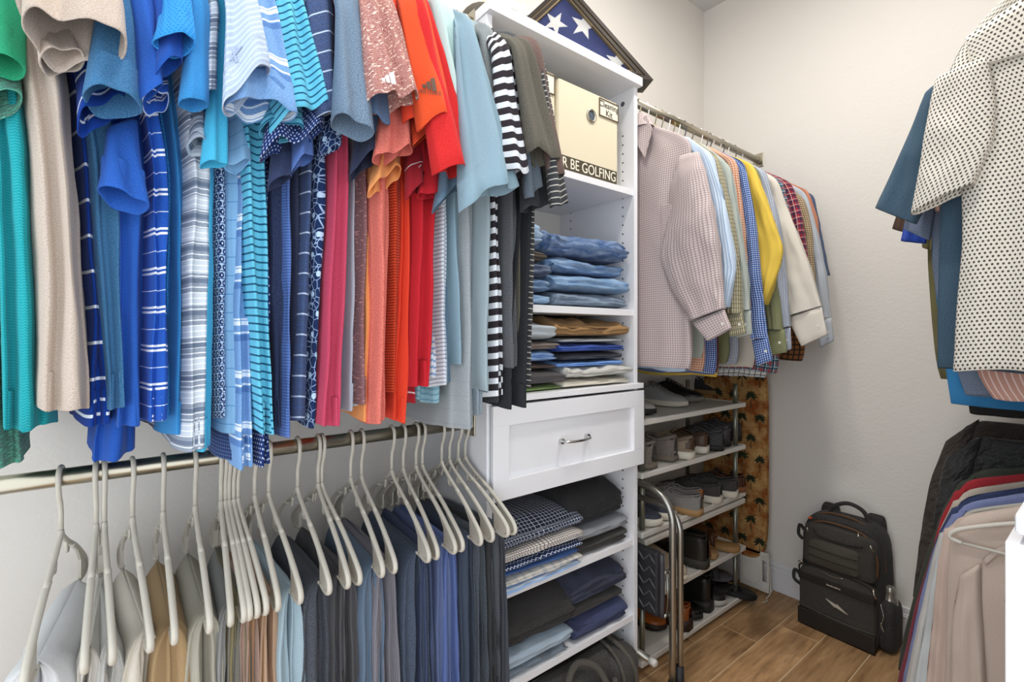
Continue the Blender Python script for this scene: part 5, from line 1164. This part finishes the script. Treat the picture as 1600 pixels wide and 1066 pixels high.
for r_ in range(9):
    for c_ in range(4):
        x, z = -.125+c_*.086+(.043 if r_ % 2 else 0), .19+r_*.1
        if abs(x) > .15: continue
        s = rg.uniform(1.45, 1.75)
        q = [bm.verts.new(p) for p in ((x-.0022, -.0008, z), (x+.0022, -.0008, z), (x+.001, -.0008, z+.032*s), (x-.001, -.0008, z+.032*s))]; bm.faces.new(q)
        for k in range(9):
            a = R(-35+k*31.5); L_ = .021*s*rg.uniform(.8, 1.1); cx, cz = x+L_*math.cos(a), z+.033*s+L_*math.sin(a)-.003
            px_, pz = -.0052*math.sin(a), .0052*math.cos(a)
            q = [bm.verts.new(p) for p in ((x, -.0009, z+.033*s), ((x+cx)/2+px_, -.0009, (z+.033*s+cz)/2+pz+.002), (cx, -.0009, cz), ((x+cx)/2-px_, -.0009, (z+.033*s+cz)/2-pz+.002))]; bm.faces.new(q)
tag(from_bm('palm_print', bm, plain('palm_dark_green', '#26301c', .85), cov), kind='stuff')
bm = bmesh.new()
for a in ((.035, .175, 0, .012, .012, .022), (.035, .045, 0, .012, .02, .195), (.165, .175, 0, .012, .02, .195), (.035, .175, 0, .012, .185, .2), (.045, .142, .003, .010, .02, .19), (.142, .165, .003, .010, .02, .06), (.142, .165, .003, .010, .16, .19)): add_box(bm, *a, .002)
from_bm('iron_rest', bm, M_WHP, ib)
tube('rest_ring', [(.092+.042*math.cos(a), .0025, .085+.05*math.sin(a)) for a in [2*math.pi*k/30 for k in range(31)]], .0018, M_WHP, ib)
for x in (-.13, .12): tube('leg', [(x, .045, .012), (x, .045, .9)], .009, M_WHP, ib, 10)
tube('foot_bar', [(-.15, .045, .012), (.17, .045, .012)], .011, M_WHP, ib, 10)
tube('cord', arc([(.178, .0, .14), (.186, -.01, .08), (.19, -.02, .025), (.178, -.03, .004), (.19, -.05, .003), (.183, -.085, .003)], 5), .0028, plain('cord_white', '#d8d0c0', .7), ib, 7)

# ------------------------------------------------------------------ backpack
bp = thing('backpack', 'black backpack with grey padded pockets standing against the back wall', 'backpack', (.700, 2.292, 0), R(-2.5))
M_BK = fabric('pack_black', '#221f1d', (), .12, 'weave', uvmap=False); M_BG = fabric('pack_grey', '#3a3631', (), .08, 'weave', uvmap=False); M_BL = fabric('pack_pad', '#4a453c', (), .06, 'weave', uvmap=False); M_OR = plain('orange_piping', '#5e4028', .6); M_ZP = plain('zip_pull', '#b6b0a4', .25, .9); M_BS = plain('pack_strip', '#26221f', .5)
def rbox(name, x0, x1, y0, y1, z0, z1, r, mat, parent, seed=0, amp=.003, topr=None):
    """padded box with round corners seen from the front"""
    V, F = [], []; n = 48; a, c = (x1-x0)/2, (z1-z0)/2; cx, cz = (x0+x1)/2, (z0+z1)/2
    lay = ((y0, .80), (y0+.003, .90), (y0+.010, .965), (y0+.024, 1.0), ((y0+y1)/2, 1.01), (y1-.012, 1.0), (y1, .95))
    for y, g in lay:
        for k in range(n):
            t_ = 2*math.pi*k/n; ct, s_ = math.cos(t_), math.sin(t_); ex = .32 if s_ > 0 else .2
            if topr: ex = topr if s_ > 0 else .2
            x = a*math.copysign(abs(ct)**ex, ct); z = c*math.copysign(abs(s_)**ex, s_)
            p = Vector((cx+x*(1-(1-g)*.45), y, cz+z*(1-(1-g)*.45))); d = noise.noise(p*16+Vector((seed, 0, 0)))*amp
            V.append((p.x+d*.6, p.y+d, max(z0+.0, p.z)))
    m = len(lay)
    for i in range(m-1):
        for k in range(n): F.append((i*n+k, i*n+(k+1) % n, (i+1)*n+(k+1) % n, (i+1)*n+k))
    i = len(V); V.append((cx, y0-.004, cz)); 
    for k in range(n): F.append((i, (k+1) % n, k))
    F.append(tuple((m-1)*n+k for k in range(n)))
    return mk(name, V, F, mat, parent)
rbox('main_compartment', -.148, .148, .035, .165, .001, .475, .05, M_BK, bp, 2, .006, .42)
fr_ = rbox('front_pocket', -.142, .140, -.008, .05, .001, .268, .03, M_BG, bp, 5, .005)
up_ = rbox('upper_pocket', -.128, .135, .0, .06, .262, .445, .04, M_BG, bp, 9, .005, .38)
pad = rbox('padded_panel', -.102, .085, -.014, .012, .275, .385, .02, M_BL, bp, 12, .003)
for z in (.312, .347): tube('pad_seam', arc([(-.098, -.0155, z), (0, -.0185, z-.001), (.08, -.0155, z)], 4), .0016, M_BS, pad, 6)
tube('top_zipper', arc([(-.125, .022, .30), (-.122, .022, .40), (-.07, .022, .452), (.03, .022, .458), (.10, .022, .44), (.135, .022, .37), (.137, .022, .29)], 6), .0042, M_OR, bp, 7)
tube('back_piping', arc([(-.147, .075, .28), (-.138, .075, .42), (-.07, .075, .477), (.05, .075, .478), (.13, .075, .43), (.149, .075, .3)], 6), .004, M_OR, bp, 7)
tube('pocket_zipper', arc([(-.138, -.004, .22), (-.134, -.008, .255), (-.08, -.008, .27), (.06, -.008, .27), (.132, -.008, .255), (.14, -.004, .20)], 5), .0035, M_BS, bp, 7)
tube('slit_pocket', arc([(-.085, -.001, .425), (-.06, -.005, .4), (.03, -.006, .396), (.095, -.003, .405)], 5), .004, M_BS, bp, 7)
tube('smile_zip', arc([(-.05, -.016, .262), (-.01, -.019, .254), (.035, -.016, .259)], 4), .0016, M_ZP, bp, 6)
box('band', -.139, .139, -.017, -.008, .198, .226, M_BS, bp, .003); tube('bottom_trim', arc([(-.139, -.010, .085), (-.05, -.015, .08), (.05, -.015, .078), (.138, -.010, .08)], 4), .0032, M_BL, bp, 7)
box('bottom_panel', -.141, .141, -.0155, -.008, .004, .076, M_BS, bp, .006)
V = [(-.032, .152), (.012, .140), (.008, .146), (.048, .120), (-.002, .134), (.003, .128)]
bm = bmesh.new(); v0 = [bm.verts.new((x, -.0175, z)) for x, z in V]; v1 = [bm.verts.new((x, -.013, z)) for x, z in V]; bm.faces.new(v0); bm.faces.new(v1[::-1])
for k in range(6): bm.faces.new((v0[k], v1[k], v1[(k+1) % 6], v0[(k+1) % 6]))
from_bm('emblem', bm, plain('emblem_silver', '#cfc9be', .4, .3), bp)
bm = bmesh.new()
for k in range(9): add_box(bm, -.028+k*.0058, -.0238+k*.0058, -.0185, -.0165, .209, .2135+.0015*(k % 3 == 0), .0003)
tag(from_bm('tiny_lettering', bm, plain('emblem_silver', '#cfc9be', .4, .3), bp), kind='stuff')
for x, y, z, dx, dz in ((-.112, .012, .43, .006, -.032), (.075, .016, .452, .008, -.035), (.112, .016, .432, .018, -.036), (-.14, -.008, .265, .02, .014), (.134, -.012, .262, .012, -.034)):
    pz_ = tube('zip_pull', [(x, y-.004, z), (x+dx*.5, y-.012, z+dz*.5), (x+dx, y-.011, z+dz)], [.003, .0045, .0035], M_ZP, bp, 7)
tube('handle', arc([(-.07, .12, .468), (-.055, .12, .50), (.0, .12, .528), (.055, .12, .512), (.08, .12, .465)], 7), .0085, M_BK, bp, 9)
for x in (-.085, .085): rbox('shoulder_strap', x-.035, x+.035, .15, .19, .16, .495, .02, M_BK, bp, 3, .003)
tube('strap_loop', arc([(-.152, .07, .38), (-.165, .06, .40), (-.168, .055, .36), (-.152, .06, .34)], 4), .007, M_BK, bp, 7)
tube('strap_loop', arc([(-.148, .03, .19), (-.168, .02, .21), (-.172, .02, .17), (-.15, .03, .15)], 4), .007, M_BK, bp, 7)
blob('side_pocket', .128, .19, .03, .14, .001, .20, .5, M_BK, bp, 4, .006)
bot = tube('bottle', [(.16, .085, .03), (.16, .085, .2), (.16, .085, .222), (.16, .085, .226), (.16, .085, .25)], [.026, .026, .014, .016, .015], plain('bottle_grey', '#a9a39a', .2, .6), bp, 16)
tube('drawstring', arc([(.15, .012, .20), (.162, .004, .16), (.155, .0, .12), (.165, .002, .10), (.152, .006, .13)], 4), .0016, M_ZP, bp, 6)
box('orange_tag', -.116, -.103, .022, .04, .450, .4555, plain('tag_orange', '#cc5a22', .6), bp, .001)
# ------------------------------------------------------------------ right-hand rods: shirts above, sweaters and coats below
def right_garment(name, label, cat, mat, y, ztop, zneck, edge, hem_v, sleeves=(), th=.02, group=None, xr=1.685, seed=0, zrod=ZU, amp=.006, hc='#c9c5bb', short=None, nw=.05, cap=True, k=3, wr=.004, wsc=9, soft=2):
    """edge: pixels down the left outline of the body, read on the plane at depth y"""
    t = thing(name, label, cat, (RXR, y, zrod), 0, group)
    E = [ay_(y, *p) for p in edge]
    rows, T = [((RXR-nw, y, zneck+.035), (RXR+nw, y, zneck+.035)), ((RXR-nw-.03, y, zneck), (RXR+nw+.03, y, zneck))], [th*.9, th*.8]
    for j, p in enumerate(E):
        r = min(xr, 2*RXR-p[0]) if j < 2 else xr
        rows.append((p, (r, y+.004, p[2]-.004))); T.append(th*.6 if j == 0 else th)
    cloth('body', rows, T, mat, t, amp=amp, k=k, seed=500+seed, nz=40, N=72, taper=1.0, e=.5, e2=.6, wr=wr, wsc=wsc, wave=.012, soft=soft)
    for q, (rw, yo, sth) in enumerate(sleeves):
        r2 = [(ay_(y-yo, *a), ay_(y-yo-.004, *b)) for a, b in rw]
        cloth('sleeve', r2, [sth*.7]+[sth]*(len(r2)-1), mat, t, amp=.005, k=1.4, seed=520+seed+q, nz=30, N=52, e=.75, wr=wr*1.3, wsc=wsc+2, top=.15, soft=soft)
    E0 = E[0]                                        # far sleeve on the wall side
    zz = E0[2]; rows = [((1.60, y-.006, zz-.02), (1.64, y+.006, zz-.03)), ((1.655, y-.012, zz-.16), (1.70, y+.012, zz-.16)), ((1.665, y-.012, zz-.26), (1.705, y+.012, zz-.26))]
    cloth('sleeve', rows, [.01, .014, .014], mat, t, amp=.003, seed=seed, nz=8, N=20, wr=0)
    cloth('collar', [((RXR-nw+.004, y-.004, zneck+.062), (RXR+nw-.004, y+.004, zneck+.062)), ((RXR-nw-.006, y-.004, zneck+.03), (RXR+nw+.006, y, zneck+.03)), ((RXR-nw-.022, y-.006, zneck+.004), (RXR+nw+.022, y, zneck+.004))], [.02, .026, .028], mat, t, amp=0, seed=seed, nz=5, N=28, wr=0, rim=False, cap=False)
    hanger('plastic hanger on the right '+('upper' if zrod > 1.5 else 'lower')+' rod inside the '+short, RXR, y-(.028 if short == 'beige sweater' else 0), zrod, 0, 'shirt', hc, 'hangers on the right '+('upper' if zrod > 1.5 else 'lower')+' rod', .62 if zrod > 1.5 else 1)
    return t
GU, GL = 'shirts on the right upper rod', 'sweaters and coats on the right lower rod'
DOT = fabric('white_dotted', '#d9d4ca', (('dot', '#4a4741', .0088, .0088, .0022, .0026),), 0, 'weave')
hero = right_garment('short_sleeved_shirt', 'white short-sleeved shirt with small dark dots nearest on the right upper rod', 'shirt', DOT, 1.50, 0, 2.03, [(1508, 62), (1478, 120), (1500, 200), (1505, 380), (1496, 470), (1490, 578)], 0,
   [([((1462, 126), (1545, 92)), ((1447, 200), (1556, 160)), ((1436, 270), (1552, 222)), ((1423, 335), (1522, 288))], .03, .03)], .026, GU, 1.69, 1, amp=.009, short='dotted shirt', hc='#c9c5bb', k=3.4)
cloth('yoke', [(ay_(1.466, 1508, 60), ay_(1.466, 1640, -30)), (ay_(1.462, 1520, 105), ay_(1.462, 1650, 70))], [.004, .005], DOT, hero, amp=.001, nz=6, N=30, e=.5, wr=.001)
cloth('placket', [((RXR-.012, 1.462, 1.98), (RXR+.02, 1.46, 1.98)), ((RXR-.012, 1.455, 1.6), (RXR+.02, 1.453, 1.6)), ((RXR-.012, 1.455, 1.15), (RXR+.02, 1.453, 1.15))], [.003]*3, DOT, hero, amp=0, nz=8, N=16, wr=0, e=.4)
right_garment('short_sleeved_shirt', 'dark teal shirt whose sleeve sticks out left of the dotted one', 'shirt', fabric('teal_navy', '#2b4c62', (), .15, 'weave'), 1.565, 0, 2.03, [(1490, 95), (1466, 150), (1470, 250), (1468, 400), (1466, 480), (1465, 578)], 0,
   [([((1445, 150), (1486, 120)), ((1412, 230), (1475, 220)), ((1388, 285), (1462, 285)), ((1369, 325), (1432, 350))], .012, .026)], .02, GU, 1.69, 2, short='dark teal shirt')
right_garment('short_sleeved_shirt', 'pink striped shirt showing a sleeve and hem behind the dotted one', 'shirt', fabric('pink_striped', '#c99a8c', (('v', '#e6cfc6', .012, .003),), 0, 'weave'), 1.61, 0, 2.03, [(1490, 120), (1478, 160), (1485, 300), (1505, 480), (1530, 600), (1552, 625)], 0,
   [([((1455, 180), (1495, 150)), ((1460, 260), (1505, 250)), ((1462, 330), (1500, 330))], .008, .014)], .012, GU, 1.69, 3, short='pink striped shirt')
right_garment('short_sleeved_shirt', 'blue heathered shirt with a sleeve hem below the dark teal one', 'shirt', fabric('blue_chambray', '#6a7c98', (), .3, 'weave'), 1.66, 0, 2.03, [(1480, 130), (1460, 175), (1458, 300), (1456, 420), (1475, 520), (1508, 615)], 0,
   [([((1440, 200), (1478, 170)), ((1425, 290), (1470, 280)), ((1414, 358), (1452, 375))], .008, .016)], .014, GU, 1.69, 4, short='blue heathered shirt')
right_garment('short_sleeved_shirt', 'royal blue shirt with only a pointed sleeve hem in view', 'shirt', fabric('royal_right', '#2747a8', (), .05), 1.72, 0, 2.03, [(1480, 150), (1470, 190), (1470, 300), (1472, 420), (1478, 500), (1484, 560)], 0,
   [([((1440, 220), (1470, 200)), ((1422, 310), (1458, 310)), ((1408, 376), (1448, 380))], .006, .012)], .010, GU, 1.69, 5, short='royal blue shirt')
right_garment('short_sleeved_shirt', 'brown shirt with a small sleeve corner at the right upper rod', 'shirt', fabric('brown_right', '#4c3626', (), .1, 'weave'), 1.79, 0, 2.03, [(1480, 160), (1470, 200), (1472, 300), (1474, 420), (1478, 500), (1482, 560)], 0,
   [([((1430, 230), (1462, 215)), ((1412, 310), (1450, 310)), ((1397, 358), (1428, 366))], .006, .012)], .010, GU, 1.69, 6, short='brown shirt')
right_garment('short_sleeved_shirt', 'bright blue shirt with the lowest hem on the right upper rod', 'shirt', fabric('azure_right', '#2f82bc', (), .08), 1.86, 0, 2.03, [(1476, 170), (1464, 215), (1460, 300), (1456, 400), (1468, 510), (1484, 622), (1486, 632)], 0,
   [([((1445, 240), (1472, 220)), ((1440, 310), (1470, 300)), ((1442, 366), (1468, 370))], .006, .012)], .012, GU, 1.69, 7, short='bright blue shirt')
right_garment('short_sleeved_shirt', 'olive green shirt with a curved left edge on the right upper rod', 'shirt', fabric('olive_right', '#6e6840', (), .1, 'weave'), 1.94, 0, 2.03, [(1474, 180), (1462, 225), (1454, 310), (1449, 400), (1456, 500), (1464, 575), (1470, 590)], 0,
   [([((1444, 250), (1468, 235)), ((1440, 320), (1464, 315)), ((1441, 386), (1458, 392))], .006, .012)], .012, GU, 1.69, 8, short='olive green shirt')
right_garment('jacket', 'black jacket whose hem shows just above the coats', 'jacket', fabric('black_jacket', '#211f1f', (), .1, 'weave'), 2.06, 0, 2.03, [(1478, 190), (1474, 240), (1480, 330), (1490, 450), (1504, 560), (1514, 637), (1516, 645)], 0, (), .02, GU, 1.69, 9, short='black jacket')

def lower(name, label, cat, mat, y, edge, seed, sl=None, th=.016, short='', amp=.006, hc='#c9c5bb', nw=.05, sth=.02, **kw):
    E0 = ay_(y, *edge[0])
    return right_garment(name, label, cat, mat, y, 0, min(.905, E0[2]+.07), edge, 0, sl or (), th, GL, 1.66, seed, ZL, amp, hc, short, nw, **kw)
BE = fabric('beige_sweater', '#c4b2a5', (), .14)
sw = lower('sweater', 'beige sweater hanging nearest on the right lower rod', 'sweater', BE, 1.45, [(1502, 806), (1484, 836), (1480, 900), (1478, 1000), (1474, 1150)], 20,
   [([((1500, 900), (1532, 880)), ((1489, 960), (1534, 950)), ((1485, 1040), (1540, 1040)), ((1480, 1180), (1548, 1190))], .022, .024)], .02, 'beige sweater', .007)
cloth('neckband', [(ay_(1.427, 1534, 876), ay_(1.427, 1541, 884)), (ay_(1.425, 1556, 856), ay_(1.425, 1561, 865)), (ay_(1.425, 1584, 848), ay_(1.425, 1586, 858)), (ay_(1.425, 1620, 850), ay_(1.425, 1620, 860))], [.002]*4, BE, sw, amp=0, nz=12, N=12, wr=0, rim=False)
p = [ay_(1.422, u, v) for u, v in ((1569, 940), (1586, 920), (1600, 930), (1590, 946))]
V = [tuple(q) for q in p]+[(q[0], q[1]+.004, q[2]) for q in p]
mk('patch', V, [(0, 1, 2, 3), (7, 6, 5, 4), (0, 4, 5, 1), (1, 5, 6, 2), (2, 6, 7, 3), (3, 7, 4, 0)], plain('leather_patch', '#3f3428', .5), sw, None, False, True)
SLW = lambda pts, w: [(p, (p[0]+w*(1+.2*i), p[1]-(6 if i == 0 else 0))) for i, p in enumerate(pts)]
def lw(name, label, short, key, col, y, edge, seed, w=30, cat='sweater', heather=.12, knit='knit', th=.013, pats=()):
    lower(name, label, cat, fabric(key, col, pats, heather, knit), y, [(edge[0][0]+18, edge[0][1]-10), (edge[0][0]+8, edge[0][1]+6)]+[(u+16, v) for u, v in edge[1:]], seed, [(SLW([(edge[0][0]+2, edge[0][1]+8)]+list(edge[1:]), w), .006, .013)], th, short)
lw('sweater', 'rosy beige sweater just behind the nearest beige one', 'rosy beige sweater', 'rosy_beige', '#c9b3a6', 1.50, [(1474, 818), (1468, 870), (1458, 960), (1446, 1080), (1440, 1180)], 21)
lw('sweater', 'pale blue-grey sweater third on the right lower rod', 'pale blue-grey sweater', 'ice_grey', '#c6ccce', 1.55, [(1468, 838), (1462, 880), (1448, 960), (1430, 1066), (1420, 1180)], 22)
lw('sweater', 'light grey sweater with a pale folded edge on the right lower rod', 'light grey sweater', 'silver_grey', '#cbc9c5', 1.60, [(1466, 825), (1458, 870), (1440, 950), (1414, 1066), (1406, 1160)], 23)
lw('sweater', 'lavender blue sweater with only its shoulder and edge in view', 'lavender sweater', 'lavender', '#7f8ab8', 1.65, [(1486, 796), (1462, 850), (1434, 950), (1411, 1060), (1402, 1120)], 24, 22)
lw('sweater', 'navy sweater with its shoulder above the lavender one', 'navy sweater', 'navy_right', '#26345f', 1.69, [(1486, 786), (1464, 840), (1440, 930), (1418, 1030), (1410, 1090)], 25, 20)
lw('sweater', 'maroon sweater showing a thin long edge on the right lower rod', 'maroon sweater', 'maroon_right', '#7c2438', 1.735, [(1486, 786), (1460, 850), (1432, 940), (1404, 1060), (1400, 1090)], 26, 20)
lw('sweater', 'oatmeal sweater with pale shoulders in front of the red one', 'oatmeal sweater', 'oatmeal', '#c5b9ab', 1.78, [(1488, 775), (1468, 830), (1448, 910), (1428, 1000), (1420, 1040)], 27, 20)
lw('sweater', 'bright red sweater with its shoulders showing on the right lower rod', 'red sweater', 'red_right', '#a81826', 1.83, [(1490, 760), (1470, 810), (1450, 890), (1432, 970), (1424, 1010)], 28, 20)
lw('sweater', 'dark olive sweater behind the red one on the right lower rod', 'dark olive sweater', 'dark_olive', '#34382c', 1.89, [(1500, 744), (1476, 790), (1440, 890), (1408, 1010), (1404, 1045)], 29, 22)
jk = fabric('puffer_black', '#2f2f2f', (), .08, 'crumple', .45)
lower('jacket', 'black quilted jacket with raised shoulders behind the sweaters', 'jacket', jk, 2.01, [(1520, 676), (1500, 712), (1494, 770), (1490, 850), (1486, 950)], 30,
   [([((1478, 716), (1535, 682)), ((1468, 760), (1520, 745)), ((1462, 820), (1512, 810)), ((1456, 920), (1506, 920))], .02, .035)], .03, 'black quilted jacket', .014, nw=.06, wr=.009, wsc=11, soft=5)
lower('coat', 'long brown-black coat hanging closest to the back wall', 'coat', fabric('coat_brown', '#3a3028', (), .12, 'crumple', .7), 2.18, [(1530, 648), (1496, 672), (1470, 740), (1462, 850), (1450, 950), (1446, 970)], 31,
   [([((1478, 690), (1530, 655)), ((1454, 750), (1505, 735)), ((1442, 810), (1490, 805)), ((1428, 930), (1474, 935))], .01, .03)], .03, 'long coat', .008, nw=.06, wr=.006, wsc=8, soft=5)
bpy.context.view_layer.update()
